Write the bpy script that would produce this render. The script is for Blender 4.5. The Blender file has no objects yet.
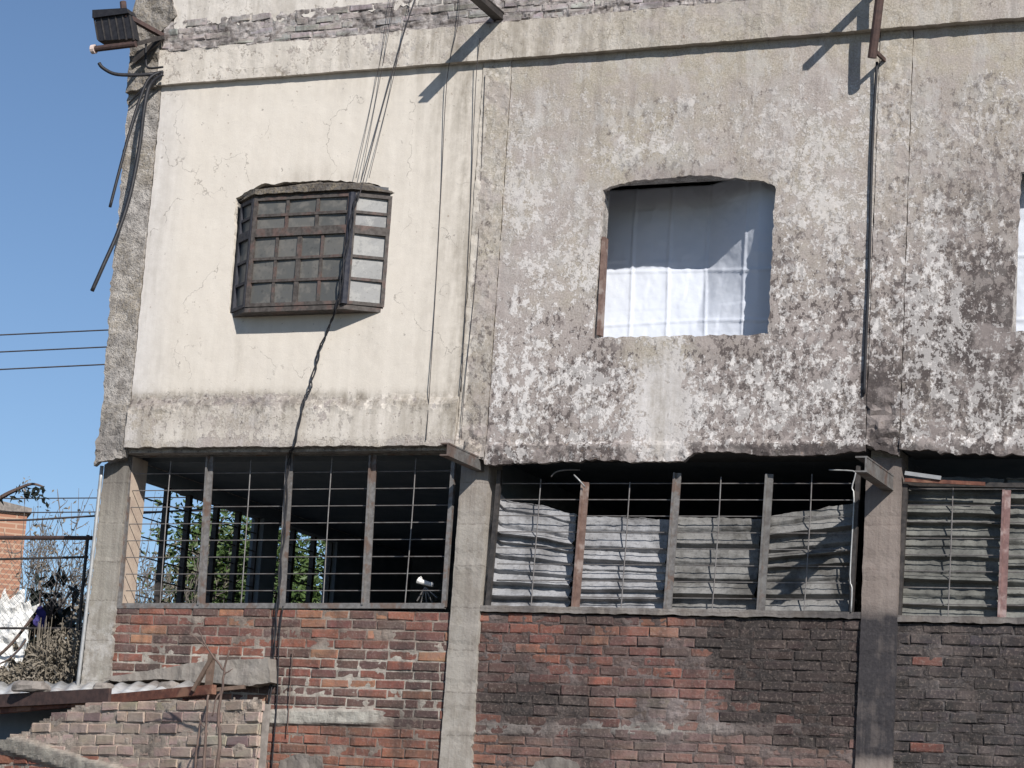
import bpy, math, random
from math import sin, cos, pi, radians, exp, sqrt, floor
from mathutils import Vector, noise
from mathutils.geometry import delaunay_2d_cdt
random.seed(11)
R = random.random
def U(a, b): return a + (b - a) * R()
scene = bpy.context.scene
COL = scene.collection

# ------------------------------------------------------------------ camera
F = 2442.97
CX = Vector((0.92006983, 0.38631978, 0.0650272))     # image right, in world axes
CY = Vector((-0.0185808, 0.20883617, -0.97777411))   # image down
CZ = Vector((-0.39131351, 0.8984122, 0.19932199))    # forward
CAM = Vector((7.82627, -17.968244, 1.61356))
def ray(px, py): return CX * (px - 512) + CY * (py - 384) + CZ * F
def at(px, py, y=0.0):
    d = ray(px, py); return CAM + d * ((y - CAM.y) / d.y)
def atx(px, py, x):
    d = ray(px, py); return CAM + d * ((x - CAM.x) / d.x)
def atp(px, py, p, n):
    d = ray(px, py); return CAM + d * ((p - CAM).dot(n) / d.dot(n))
def proj(p):
    v = p - CAM; z = v.dot(CZ)
    return 512 + F * v.dot(CX) / z, 384 + F * v.dot(CY) / z
from mathutils import Matrix
cam = bpy.data.cameras.new('camera'); co = bpy.data.objects.new('camera', cam); COL.objects.link(co)
m = Matrix((CX, -CY, -CZ)).transposed().to_4x4(); m.translation = CAM
co.matrix_world = m
cam.sensor_width = 36; cam.lens = F / 1024 * 36; cam.clip_end = 5000; cam.clip_start = .1
scene.camera = co

# ------------------------------------------------------------------ light
SD = Vector((.95, -1.0, .93)).normalized()
el = math.asin(SD.z); az = math.atan2(SD.x, SD.y)
w = bpy.data.worlds.new('World'); scene.world = w; w.use_nodes = True
nt = w.node_tree; nt.nodes.clear()
out = nt.nodes.new('ShaderNodeOutputWorld'); bg = nt.nodes.new('ShaderNodeBackground'); sk = nt.nodes.new('ShaderNodeTexSky')
sk.sky_type = 'NISHITA'; sk.sun_disc = False; sk.sun_elevation = el; sk.sun_rotation = az
sk.altitude = 1500; sk.air_density = 1.0; sk.dust_density = .6; sk.ozone_density = 3.5
bg.inputs[1].default_value = .092
nt.links.new(sk.outputs[0], bg.inputs[0]); nt.links.new(bg.outputs[0], out.inputs[0])
sl = bpy.data.lights.new('sun', 'SUN'); sl.energy = 4.9; sl.angle = radians(.5); sl.color = (1, .955, .895)
so = bpy.data.objects.new('sun', sl); COL.objects.link(so); so.rotation_euler = SD.to_track_quat('Z', 'Y').to_euler(); so.location = (10, -12, 14)
scene.view_settings.view_transform = 'Standard'; scene.view_settings.look = 'None'
scene.view_settings.gamma = 1; scene.view_settings.exposure = .14; scene.view_settings.use_curve_mapping = False

# ------------------------------------------------------------------ node helpers
class NT:
    def __init__(s, name):
        s.m = bpy.data.materials.new(name); s.m.use_nodes = True; s.t = s.m.node_tree; s.t.nodes.clear()
        s.o = s.t.nodes.new('ShaderNodeOutputMaterial'); s.b = s.t.nodes.new('ShaderNodeBsdfPrincipled')
        s.t.links.new(s.b.outputs[0], s.o.inputs[0]); s.tc = s.t.nodes.new('ShaderNodeTexCoord')
        s.b.inputs['Roughness'].default_value = .9; s.b.inputs['Specular IOR Level'].default_value = .25
    def put(s, sock, v):
        if isinstance(v, bpy.types.NodeSocket): s.t.links.new(v, sock)
        elif isinstance(v, tuple) and len(v) == 3 and sock.type == 'RGBA': sock.default_value = (*v, 1)
        else: sock.default_value = v
    def noise(s, scale, detail=4, rough=.55, sc=None, dist=0):
        n = s.t.nodes.new('ShaderNodeTexNoise'); n.inputs['Scale'].default_value = scale
        n.inputs['Detail'].default_value = detail; n.inputs['Roughness'].default_value = rough; n.inputs['Distortion'].default_value = dist
        if sc:
            mp = s.t.nodes.new('ShaderNodeMapping'); mp.inputs['Scale'].default_value = sc
            s.t.links.new(s.tc.outputs['Object'], mp.inputs[0]); s.t.links.new(mp.outputs[0], n.inputs['Vector'])
        else: s.t.links.new(s.tc.outputs['Object'], n.inputs['Vector'])
        return n.outputs['Fac']
    def attr(s, name, col=False):
        n = s.t.nodes.new('ShaderNodeAttribute'); n.attribute_name = name
        return n.outputs['Color'] if col else n.outputs['Fac']
    def math(s, op, a, b=0.0, c=None, clamp=False):
        n = s.t.nodes.new('ShaderNodeMath'); n.operation = op; n.use_clamp = clamp
        s.put(n.inputs[0], a); s.put(n.inputs[1], b)
        if c is not None: s.put(n.inputs[2], c)
        return n.outputs[0]
    def mix(s, f, a, b, mode='MIX'):
        n = s.t.nodes.new('ShaderNodeMix'); n.data_type = 'RGBA'; n.blend_type = mode
        s.put(n.inputs[0], f); s.put(n.inputs[6], a); s.put(n.inputs[7], b)
        return n.outputs[2]
    def rng(s, v, a, b, c=0.0, d=1.0):
        n = s.t.nodes.new('ShaderNodeMapRange'); n.interpolation_type = 'SMOOTHSTEP'
        s.put(n.inputs[0], v); s.put(n.inputs[1], a); s.put(n.inputs[2], b); s.put(n.inputs[3], c); s.put(n.inputs[4], d)
        return n.outputs[0]
    def bump(s, h, strength=.5, dist=.01):
        n = s.t.nodes.new('ShaderNodeBump'); n.inputs['Strength'].default_value = strength; n.inputs['Distance'].default_value = dist
        s.put(n.inputs['Height'], h); s.t.links.new(n.outputs[0], s.b.inputs['Normal'])
    def color(s, c): s.put(s.b.inputs['Base Color'], c)
    def rough(s, v): s.put(s.b.inputs['Roughness'], v)

def mat_plaster():
    s = NT('weathered_plaster')
    n1 = s.noise(13, 7, .72, (1, 1, .8)); n2 = s.noise(46, 5, .64); n3 = s.noise(1.9, 5, .6); n4 = s.noise(5, 6, .62); fine = s.noise(140, 3, .6)
    st = s.noise(1, 7, .62, (9, 9, .7)); n5 = s.noise(75, 4, .65); nd = s.noise(20, 5, .66, (1, 1, .7)); nc = s.noise(4.2, 8, .72, (1.3, 1.3, .6))
    peel, soot, ochre, wash, dirt, soft = (s.attr(k) for k in ('peel', 'soot', 'ochre', 'wash', 'dirt', 'soft'))
    cream = s.mix(n4, (.66, .60, .525), (.75, .695, .62))
    white = s.mix(n4, (.63, .60, .59), (.77, .745, .735))
    paint = s.mix(wash, cream, white)
    dm = s.math('MULTIPLY', dirt, s.rng(s.math('ADD', s.math('MULTIPLY', st, .6), s.math('MULTIPLY', n1, .4)), .36, .66, .15, 1.0), clamp=True)
    paint = s.mix(dm, paint, (.27, .235, .19))
    um = s.mix(s.rng(n5, .32, .68), (.30, .26, .24), (.48, .43, .40))
    uo = s.mix(s.rng(n5, .32, .68), (.335, .295, .235), (.495, .445, .375))
    om = s.math('ADD', ochre, s.math('MULTIPLY', s.math('SUBTRACT', n3, .5), 3.0), clamp=True)
    under = s.mix(om, um, uo)
    under = s.mix(s.math('MULTIPLY', s.rng(nc, .50, .58), s.math('MULTIPLY', soft, .5)), under, (.585, .565, .55))
    under = s.mix(s.math('MULTIPLY', s.rng(st, .52, .66), .35), under, (.20, .17, .155))
    # chips that went down to the dark render
    td = s.math('MULTIPLY_ADD', soot, -.24, s.math('MULTIPLY_ADD', s.math('SUBTRACT', n4, .5), -.35, .672))
    dk = s.math('SUBTRACT', s.math('ADD', s.math('MULTIPLY', nd, .72), s.math('MULTIPLY', n2, .28)), td)
    dks = s.math('MULTIPLY_ADD', soft, .03, .010)
    dkm = s.math('MULTIPLY', s.rng(dk, s.math('MULTIPLY', dks, -1.0), dks), s.math('MULTIPLY_ADD', soft, -.35, .92))
    darkc = s.mix(n2, (.04, .033, .033), (.13, .105, .10))
    under = s.mix(s.math('MULTIPLY', s.math('SUBTRACT', soot, .38, clamp=True), 1.5, clamp=True), under, s.mix(n2, (.15, .122, .118), (.27, .235, .225)))
    under = s.mix(dkm, under, darkc)
    under = s.mix(s.math('SUBTRACT', soot, .62, clamp=True), under, (.03, .027, .027))
    t = s.math('MULTIPLY_ADD', s.math('SUBTRACT', peel, .5), .42, .5)
    nn = s.math('ADD', s.math('MULTIPLY', n1, .68), s.math('MULTIPLY', n2, .32))
    nn = s.math('ADD', nn, s.math('MULTIPLY', s.math('SUBTRACT', n3, .5), .30))
    nn = s.math('ADD', nn, s.math('MULTIPLY', s.math('SUBTRACT', n4, .5), .28))
    d = s.math('SUBTRACT', nn, t)
    wq = s.math('MULTIPLY', s.rng(s.noise(3.4, 6, .66), .50, .60), s.math('MULTIPLY_ADD', soft, .5, .15))
    under = s.mix(s.math('MULTIPLY', wq, .55), under, (.49, .475, .445)); under = s.mix(s.math('MULTIPLY', s.rng(s.noise(2.7, 6, .66, (1, 1, 1.3)), .49, .60), .45), under, (.415, .362, .342))
    e = s.math('MULTIPLY_ADD', soft, .022, .006)
    msk = s.rng(d, s.math('MULTIPLY', e, -1.0), e, 1.0, 0.0)
    paint2 = s.mix(s.math('MULTIPLY', dkm, .5), paint, darkc)
    thin = s.math('MULTIPLY', s.math('MULTIPLY', soft, s.math('SUBTRACT', 1.0, s.rng(peel, .3, .5, 1.0, 0.0))), s.rng(n4, .35, .6, .25, .65))
    paint2 = s.mix(thin, paint2, under)
    c = s.mix(msk, paint2, under)
    vo = s.t.nodes.new('ShaderNodeTexVoronoi'); vo.feature = 'DISTANCE_TO_EDGE'; vo.inputs['Scale'].default_value = 1.1
    wv = s.t.nodes.new('ShaderNodeMapping'); wob = s.t.nodes.new('ShaderNodeVectorMath'); wob.operation = 'MULTIPLY_ADD'
    nv = s.t.nodes.new('ShaderNodeTexNoise'); nv.inputs['Scale'].default_value = 5; nv.inputs['Detail'].default_value = 6
    s.t.links.new(s.tc.outputs['Object'], nv.inputs['Vector']); s.t.links.new(nv.outputs['Color'], wob.inputs[0]); wob.inputs[1].default_value = (.5, .5, .5); s.t.links.new(s.tc.outputs['Object'], wob.inputs[2])
    s.t.links.new(wob.outputs[0], vo.inputs['Vector'])
    crack = s.math('MULTIPLY', s.rng(vo.outputs['Distance'], .0015, .0065, 1.0, 0.0), s.rng(n3, .46, .56))
    c = s.mix(s.math('MULTIPLY', crack, .55), c, (.16, .135, .115))
    c = s.mix(s.math('MULTIPLY', s.rng(s.noise(24, 2, .5), .70, .74), .5), c, (.22, .15, .10))
    c = s.mix(s.math('MULTIPLY', s.rng(n5, .62, .70), s.math('MULTIPLY', peel, .4)), c, (.62, .59, .575))
    c = s.mix(s.math('MULTIPLY', s.rng(fine, .35, .7), s.math('MULTIPLY_ADD', peel, .2, .06)), c, (.17, .145, .13))
    s.color(c); s.rough(.93)
    h = s.math('ADD', s.math('MULTIPLY', msk, -.5), s.math('MULTIPLY', n2, s.math('MULTIPLY_ADD', peel, .8, .22)))
    h = s.math('ADD', s.math('ADD', h, s.math('MULTIPLY', dkm, -.4)), s.math('MULTIPLY', fine, .25))
    s.bump(h, .45, .012)
    return s.m
def mat_concrete():
    s = NT('stained_concrete')
    n1 = s.noise(6, 8, .65); n2 = s.noise(40, 5, .6); st = s.noise(1, 6, .6, (22, 22, .7)); fine = s.noise(150, 3, .6)
    soot, ochre, wash = (s.attr(k) for k in ('soot', 'ochre', 'wash'))
    c = s.mix(n1, (.27, .25, .215), (.42, .39, .34))
    c = s.mix(s.math('MULTIPLY', s.rng(st, .4, .66), .5), c, (.2, .175, .15))
    c = s.mix(s.math('MULTIPLY', wash, s.rng(n1, .42, .56)), c, (.58, .56, .53))
    sx_ = s.t.nodes.new('ShaderNodeSeparateXYZ'); s.t.links.new(s.tc.outputs['Object'], sx_.inputs[0])
    zz = s.math('ADD', s.math('MULTIPLY', sx_.outputs[2], 2.9), s.math('MULTIPLY', n1, .16)); fr_ = s.math('FRACT', zz)
    ln = s.math('MULTIPLY', s.rng(fr_, .0, .05, 1.0, 0.0), s.rng(n2, .38, .55)); c = s.mix(s.math('MULTIPLY', ln, .65), c, (.12, .105, .09))
    c = s.mix(ochre, c, s.mix(n1, (.16, .115, .105), (.27, .21, .19)))
    sm = s.math('MULTIPLY', soot, s.rng(s.math('ADD', s.math('MULTIPLY', n1, .6), s.math('MULTIPLY', st, .4)), .32, .6, .72, 1.15), clamp=True)
    c = s.mix(sm, c, s.mix(n2, (.022, .02, .023), (.065, .06, .063)))
    c = s.mix(s.math('MULTIPLY', s.rng(n2, .55, .75), .3), c, (.1, .09, .08))
    s.color(c); s.bump(s.math('ADD', s.math('MULTIPLY', n2, .7), s.math('ADD', s.math('MULTIPLY', fine, .3), s.math('MULTIPLY', st, .6))), .6, .012)
    return s.m
def mat_rough():
    s = NT('broken_mortar')
    n1 = s.noise(9, 8, .7); n2 = s.noise(34, 6, .65); v = s.noise(70, 4, .6)
    soot, ochre = s.attr('soot'), s.attr('ochre')
    c = s.mix(s.rng(n1, .35, .65), (.24, .22, .205), (.52, .485, .45))
    c = s.mix(s.math('MULTIPLY', ochre, s.rng(n2, .35, .6)), c, (.34, .28, .19))
    c = s.mix(s.rng(v, .56, .70), c, (.09, .08, .075))
    sm = s.math('MULTIPLY', soot, s.rng(n1, .32, .6, .45, 1.1), clamp=True)
    c = s.mix(sm, c, s.mix(n2, (.022, .02, .02), (.07, .06, .058)))
    s.color(c); s.bump(s.math('ADD', s.math('MULTIPLY', n2, 1.0), s.math('MULTIPLY', v, .6)), .9, .025)
    return s.m
def mat_vcol(name, var=.35, bump=.6, scale=45, rough=.9):
    s = NT(name)
    n1 = s.noise(scale, 5, .65); n2 = s.noise(scale * .25, 5, .6); f = s.noise(scale * 3, 3, .6)
    c = s.attr('tint', True)
    sk_ = s.noise(1, 7, .65, (5, 5, .9)); c = s.mix(s.math('MULTIPLY', s.rng(sk_, .50, .66), var * 1.2), c, (.05, .043, .041))
    n3 = s.noise(3.2, 6, .65); c = s.mix(s.math('MULTIPLY', s.rng(n3, .47, .64), var * 1.3), c, (.055, .045, .042)); c = s.mix(s.math('MULTIPLY', s.rng(n3, .50, .34), var * .7), c, (.24, .19, .17))
    c = s.mix(s.math('MULTIPLY', s.rng(n2, .35, .68), var), c, (.07, .055, .05))
    c = s.mix(s.math('MULTIPLY', s.rng(n1, .5, .72), var * .9), c, (.36, .29, .25))
    c = s.mix(s.math('MULTIPLY', s.rng(n1, .48, .3), var), c, (.06, .045, .042))
    s.color(c); s.rough(rough); s.bump(s.math('ADD', n1, s.math('MULTIPLY', f, .5)), bump, .012)
    return s.m
def mat_simple(name, a, b=None, scale=20, rough=.8, metal=0, bump=.25, c2=None, c2m=.5, spec=.25, stretch=None):
    s = NT(name); n = s.noise(scale, 6, .65, stretch); n2 = s.noise(scale * .3, 4, .6); f = s.noise(scale * 5, 3)
    c = s.mix(s.rng(n, .32, .68), a, b or tuple(x * .65 for x in a))
    if c2: c = s.mix(s.math('MULTIPLY', s.rng(n2, .5, .62), c2m), c, c2)
    s.color(c); s.rough(rough); s.b.inputs['Metallic'].default_value = metal; s.b.inputs['Specular IOR Level'].default_value = spec
    if bump: s.bump(s.math('ADD', n, s.math('MULTIPLY', f, .3)), bump, .006)
    return s.m
M = {}
M['plaster'] = mat_plaster(); M['concrete'] = mat_concrete(); M['rough'] = mat_rough()
M['brick'] = mat_vcol('fired_brick', .4); M['palebrick'] = mat_vcol('pale_brick', .15); M['mortar'] = mat_vcol('brick_mortar', .3, .8, 60)
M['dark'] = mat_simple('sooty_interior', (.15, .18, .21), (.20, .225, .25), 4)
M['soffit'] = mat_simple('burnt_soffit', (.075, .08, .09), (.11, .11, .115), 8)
M['pier'] = mat_simple('inner_plaster', (.55, .45, .36), (.42, .33, .27), 8)
M['greysteel'] = mat_simple('grey_painted_steel', (.24, .23, .225), (.15, .14, .135), 25, .55, .25, .3, (.16, .09, .06), .6)
M['rodsteel'] = mat_simple('thin_steel_rod', (.24, .23, .225), (.15, .135, .13), 15, .5, .3, .2)
M['darksteel'] = mat_simple('dark_steel', (.045, .042, .042), (.085, .075, .07), 20, .55, .3, .2)
M['beamsteel'] = mat_simple('dull_beam_steel', (.20, .195, .19), (.12, .11, .105), 14, .6, .2, .3, (.13, .075, .055), .6)
M['rust'] = mat_simple('rusty_steel', (.19, .08, .055), (.10, .045, .035), 16, .75, .1, .4, (.36, .21, .14), .5)
M['rustdark'] = mat_simple('dark_rusted_steel', (.095, .06, .053), (.055, .038, .036), 18, .7, .1, .4)
M['mullionrust'] = mat_simple('rust_streaked_steel', (.22, .15, .125), (.14, .09, .075), 18, .65, .1, .3, (.42, .37, .34), .5)
M['rustpink'] = mat_simple('primed_steel', (.25, .155, .145), (.17, .105, .10), 20, .6, .1, .3, (.5, .42, .4), .5)
M['black'] = mat_simple('black_rubber', (.018, .018, .022), (.03, .03, .034), 30, .5, 0, .1)
M['wire'] = mat_simple('dark_wire', (.05, .047, .05), (.075, .065, .065), 20, .6, 0, .1)
M['paleplastic'] = mat_simple('pale_plastic', (.72, .58, .52), (.62, .5, .45), 20, .5)
M['pvc'] = mat_simple('silver_conduit', (.44, .44, .43), (.33, .33, .33), 10, .42, .3, .1)
M['galv'] = mat_simple('galvanised_sheet', (.68, .68, .68), (.5, .49, .47), 9, .5, .3, .2, (.3, .2, .14), .4)
M['wood'] = mat_simple('weathered_wood', (.16, .11, .085), (.09, .065, .05), 14, .85, 0, .5)
M['twig'] = mat_simple('bare_twig', (.10, .07, .06), (.17, .12, .10), 12, .85)
M['bark'] = mat_simple('grey_bark', (.22, .195, .175), (.14, .12, .105), 9, .9)
M['leafgreen'] = mat_simple('green_leaf', (.075, .115, .03), (.04, .075, .02), 3, .55, spec=.4)
M['leafpale'] = mat_simple('pale_leaf', (.17, .17, .10), (.12, .11, .07), 3, .6)
M['leafdark'] = mat_simple('dark_leaf', (.012, .018, .016), (.025, .028, .02), 3, .6)
M['leafdry'] = mat_simple('dry_leaf', (.27, .235, .19), (.15, .13, .10), 5, .8)
M['whitefilm'] = mat_simple('white_plastic_film', (.86, .85, .82), (.78, .76, .72), 6, .6)
M['violet'] = mat_simple('violet_cloth', (.06, .05, .22), (.04, .035, .14), 12, .8)
M['block'] = mat_simple('cement_block', (.17, .15, .135), (.28, .25, .225), 12, .95, 0, .8)
M['ground'] = mat_simple('dry_ground', (.10, .09, .075), (.06, .055, .045), .6, .95, 0, .4)
M['framewood'] = mat_simple('old_window_frame', (.055, .047, .043), (.105, .093, .086), 24, .7, 0, .35, (.22, .12, .10), .28)
M['frameblue'] = mat_simple('dark_blue_frame', (.022, .025, .038), (.05, .05, .06), 20, .6)
M['glassdark'] = mat_simple('dusty_glass', (.078, .082, .076), (.105, .105, .095), 5, .35, 0, .06, (.14, .135, .12), .4, spec=.5)
M['glassbright'] = mat_simple('dusty_glass_lit_tone', (.27, .27, .265), (.20, .20, .195), 8, .3, 0, .25, (.40, .39, .38), .6, spec=.5)
M['roofslab'] = mat_simple('roof_cement', (.3, .28, .25), (.2, .19, .17), 4)
M['orangebrick'] = None
def mat_glass(name, a, b, d, rough):
    s = NT(name); n = s.noise(7, 6, .7); n2 = s.noise(30, 5, .65); n3 = s.noise(2.2, 3, .5)
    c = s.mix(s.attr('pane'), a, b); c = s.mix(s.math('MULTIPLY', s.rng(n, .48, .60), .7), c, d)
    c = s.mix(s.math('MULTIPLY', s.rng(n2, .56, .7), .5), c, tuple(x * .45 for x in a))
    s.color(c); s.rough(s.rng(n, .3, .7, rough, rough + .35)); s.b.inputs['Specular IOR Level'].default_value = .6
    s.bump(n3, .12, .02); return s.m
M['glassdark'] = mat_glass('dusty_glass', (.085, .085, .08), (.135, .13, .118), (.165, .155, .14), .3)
M['glassbright'] = mat_glass('dusty_glass_lit_tone', (.14, .14, .145), (.25, .248, .24), (.36, .355, .34), .35)  # same dusty glass, paler base stands in for sun on the right panes
def mat_sheet():
    s = NT('white_bedsheet'); n = s.noise(5, 5, .6); wv = s.noise(260, 2)
    s.color(s.mix(n, (.585, .62, .70), (.64, .67, .735))); s.rough(.85)
    s.bump(s.math('ADD', s.noise(9, 5, .6), s.math('MULTIPLY', wv, .06)), .25, .02); return s.m
M['sheet'] = mat_sheet()
def mat_cloth(name, a, b, d, amt):
    s = NT(name); n = s.noise(7, 6, .65); n2 = s.noise(3, 5, .65); f = s.noise(1, 5, .6, (6, 6, 40)); sp = s.noise(45, 4, .7)
    c = s.mix(n, a, b); c = s.mix(s.math('MULTIPLY', s.rng(n2, .42, .66), amt), c, d)
    c = s.mix(s.math('MULTIPLY', s.rng(sp, .5, .7), .45), c, tuple(x * .6 for x in d))
    s.color(c); s.rough(.9); s.bump(s.math('ADD', f, s.math('MULTIPLY', sp, .5)), .5, .012); return s.m
M['clothpale'] = mat_cloth('pale_dirty_cloth', (.38, .38, .395), (.28, .28, .285), (.10, .095, .095), .7)
M['clothgrey'] = mat_cloth('grey_dirty_cloth', (.265, .26, .25), (.18, .175, .17), (.07, .066, .06), .85)
M['clothdark'] = mat_cloth('sooty_green_grey_cloth', (.22, .22, .20), (.155, .155, .145), (.05, .05, .048), .6)
def mat_farbrick():
    s = NT('far_orange_brick')
    b = s.t.nodes.new('ShaderNodeTexBrick'); mp = s.t.nodes.new('ShaderNodeMapping'); mp.inputs['Rotation'].default_value = (radians(90), 0, 0)
    s.t.links.new(s.tc.outputs['Object'], mp.inputs[0]); s.t.links.new(mp.outputs[0], b.inputs[0])
    b.inputs['Scale'].default_value = 1; b.inputs['Brick Width'].default_value = .36; b.inputs['Row Height'].default_value = .11; b.inputs['Mortar Size'].default_value = .016
    b.inputs['Color1'].default_value = (.36, .17, .11, 1); b.inputs['Color2'].default_value = (.28, .13, .09, 1); b.inputs['Mortar'].default_value = (.42, .30, .22, 1)
    n = s.noise(1.2, 5, .6); s.color(s.mix(s.math('MULTIPLY', n, .5), b.outputs[0], (.42, .25, .16))); return s.m
M['orangebrick'] = mat_farbrick()

# ------------------------------------------------------------------ mesh helpers
class MB:
    def __init__(s): s.v = []; s.f = []; s.a = {}; s.c = None
    def vert(s, p, **k):
        s.v.append(tuple(p)); return len(s.v) - 1
    def box(s, x0, x1, y0, y1, z0, z1, j=0.0):
        i = len(s.v)
        for z in (z0, z1):
            for x, y in ((x0, y0), (x1, y0), (x1, y1), (x0, y1)):
                s.v.append((x + U(-j, j), y + U(-j, j), z + U(-j, j)))
        for q in ((0, 3, 2, 1), (4, 5, 6, 7), (0, 1, 5, 4), (1, 2, 6, 5), (2, 3, 7, 6), (3, 0, 4, 7)): s.f.append(tuple(i + k for k in q))
        return s
    def bar(s, a, b, wx, wy, up=Vector((0, 0, 1)), roll=0):
        a, b = Vector(a), Vector(b); d = (b - a).normalized()
        u = Vector((1, 0, 0)) if abs(d.x) < .7 else Vector((0, 0, 1))
        n = d.cross(u).normalized(); u = n.cross(d).normalized()
        i = len(s.v)
        for p in (a, b):
            for q, r in ((-1, -1), (1, -1), (1, 1), (-1, 1)): s.v.append(tuple(p + u * (q * wx / 2) + n * (r * wy / 2)))
        for q in ((0, 3, 2, 1), (4, 5, 6, 7), (0, 1, 5, 4), (1, 2, 6, 5), (2, 3, 7, 6), (3, 0, 4, 7)): s.f.append(tuple(i + k for k in q))
        return s
    def tube(s, pts, rad, n=6, cap=True):
        pts = [Vector(p) for p in pts]; L = len(pts)
        if not hasattr(rad, '__len__'): rad = [rad] * L
        i0 = len(s.v); u = None
        for k, p in enumerate(pts):
            d = (pts[min(k + 1, L - 1)] - pts[max(k - 1, 0)])
            d = d.normalized() if d.length > 1e-9 else Vector((0, 0, 1))
            if u is None:
                u = d.orthogonal().normalized()
            u = (u - d * u.dot(d)); u = u.normalized() if u.length > 1e-6 else d.orthogonal().normalized()
            t = d.cross(u)
            for q in range(n):
                a = 2 * pi * q / n; s.v.append(tuple(p + (u * cos(a) + t * sin(a)) * rad[k]))
        for k in range(L - 1):
            for q in range(n):
                a = i0 + k * n + q; b = i0 + k * n + (q + 1) % n; s.f.append((a, b, b + n, a + n))
        if cap:
            s.f.append(tuple(i0 + q for q in range(n))[::-1]); s.f.append(tuple(i0 + (L - 1) * n + q for q in range(n)))
        return s
    def leaf(s, p, d, size, wid=.45):
        d = d.normalized(); u = d.cross(Vector((U(-1, 1), U(-1, 1), U(-1, 1)))).normalized()
        i = len(s.v); n = d.cross(u) * size * .12
        for q in (p, p + d * size * .5 + u * size * wid * .5 + n, p + d * size, p + d * size * .5 - u * size * wid * .5 + n): s.v.append(tuple(q))
        s.f.append((i, i + 1, i + 2, i + 3))
    def build(s, name, mat, parent=None, smooth=False):
        me = bpy.data.meshes.new(name); me.from_pydata(s.v, [], s.f); me.materials.append(mat)
        for k, vals in s.a.items():
            at_ = me.attributes.new(k, 'FLOAT', 'POINT'); at_.data.foreach_set('value', vals)
        if s.c is not None:
            at_ = me.attributes.new('tint', 'FLOAT_COLOR', 'POINT'); at_.data.foreach_set('color', [x for c in s.c for x in (*c, 1)])
        if smooth: me.polygons.foreach_set('use_smooth', [True] * len(me.polygons))
        me.update()
        o = bpy.data.objects.new(name, me); COL.objects.link(o)
        if parent: o.parent = parent; o.matrix_parent_inverse = Matrix.Translation(-parent_loc(parent))
        return o
def parent_loc(p):
    l = Vector(p.location)
    while p.parent: p = p.parent; 
    return l if p is None else Vector(p.location)
def empty(name, loc, label, cat, group=None):
    o = bpy.data.objects.new(name, None); COL.objects.link(o); o.location = loc; o.empty_display_size = .1
    return tag(o, label, cat, group)
def tag(o, label, cat, group=None):
    o['label'] = label; o['category'] = cat
    if group: o['group'] = group
    return o
def smoothpath(pts, n=6):
    pts = [Vector(p) for p in pts]; r = []
    for i in range(len(pts) - 1):
        p0, p1, p2, p3 = pts[max(i - 1, 0)], pts[i], pts[i + 1], pts[min(i + 2, len(pts) - 1)]
        for k in range(n):
            t = k / n
            r.append(.5 * ((2 * p1) + (p2 - p0) * t + (2 * p0 - 5 * p1 + 4 * p2 - p3) * t * t + (3 * p1 - p0 - 3 * p2 + p3) * t ** 3))
    r.append(pts[-1]); return r
def fbm(x, y, z=0., o=4): return noise.fractal(Vector((x, y, z)), 1.0, 2.0, o)   # about -1..1
def inpoly(x, z, P):
    c = False; n = len(P); j = n - 1
    for i in range(n):
        xi, zi = P[i]; xj, zj = P[j]
        if (zi > z) != (zj > z) and x < (xj - xi) * (z - zi) / (zj - zi) + xi: c = not c
        j = i
    return c
def ragged(P, amp, step=.03, seed=0.):
    """subdivide polygon P [(x,z)]; amp = one value or one per edge"""
    r = []; n = len(P)
    for i in range(n):
        a = Vector(P[i]); b = Vector(P[(i + 1) % n]); L = (b - a).length; k = max(1, int(L / step)); d = (b - a) / max(L, 1e-9); nn = Vector((-d.y, d.x))
        am = amp[i] if hasattr(amp, '__len__') else amp
        for q in range(k):
            p = a + (b - a) * (q / k)
            fade = min(1, q / 2) if q else .0
            p = p + nn * am * fade * (fbm(p.x * 9 + seed, p.y * 9, seed, 5) * .9 + U(-.35, .35))
            r.append((p.x, p.y))
    return r
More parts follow.
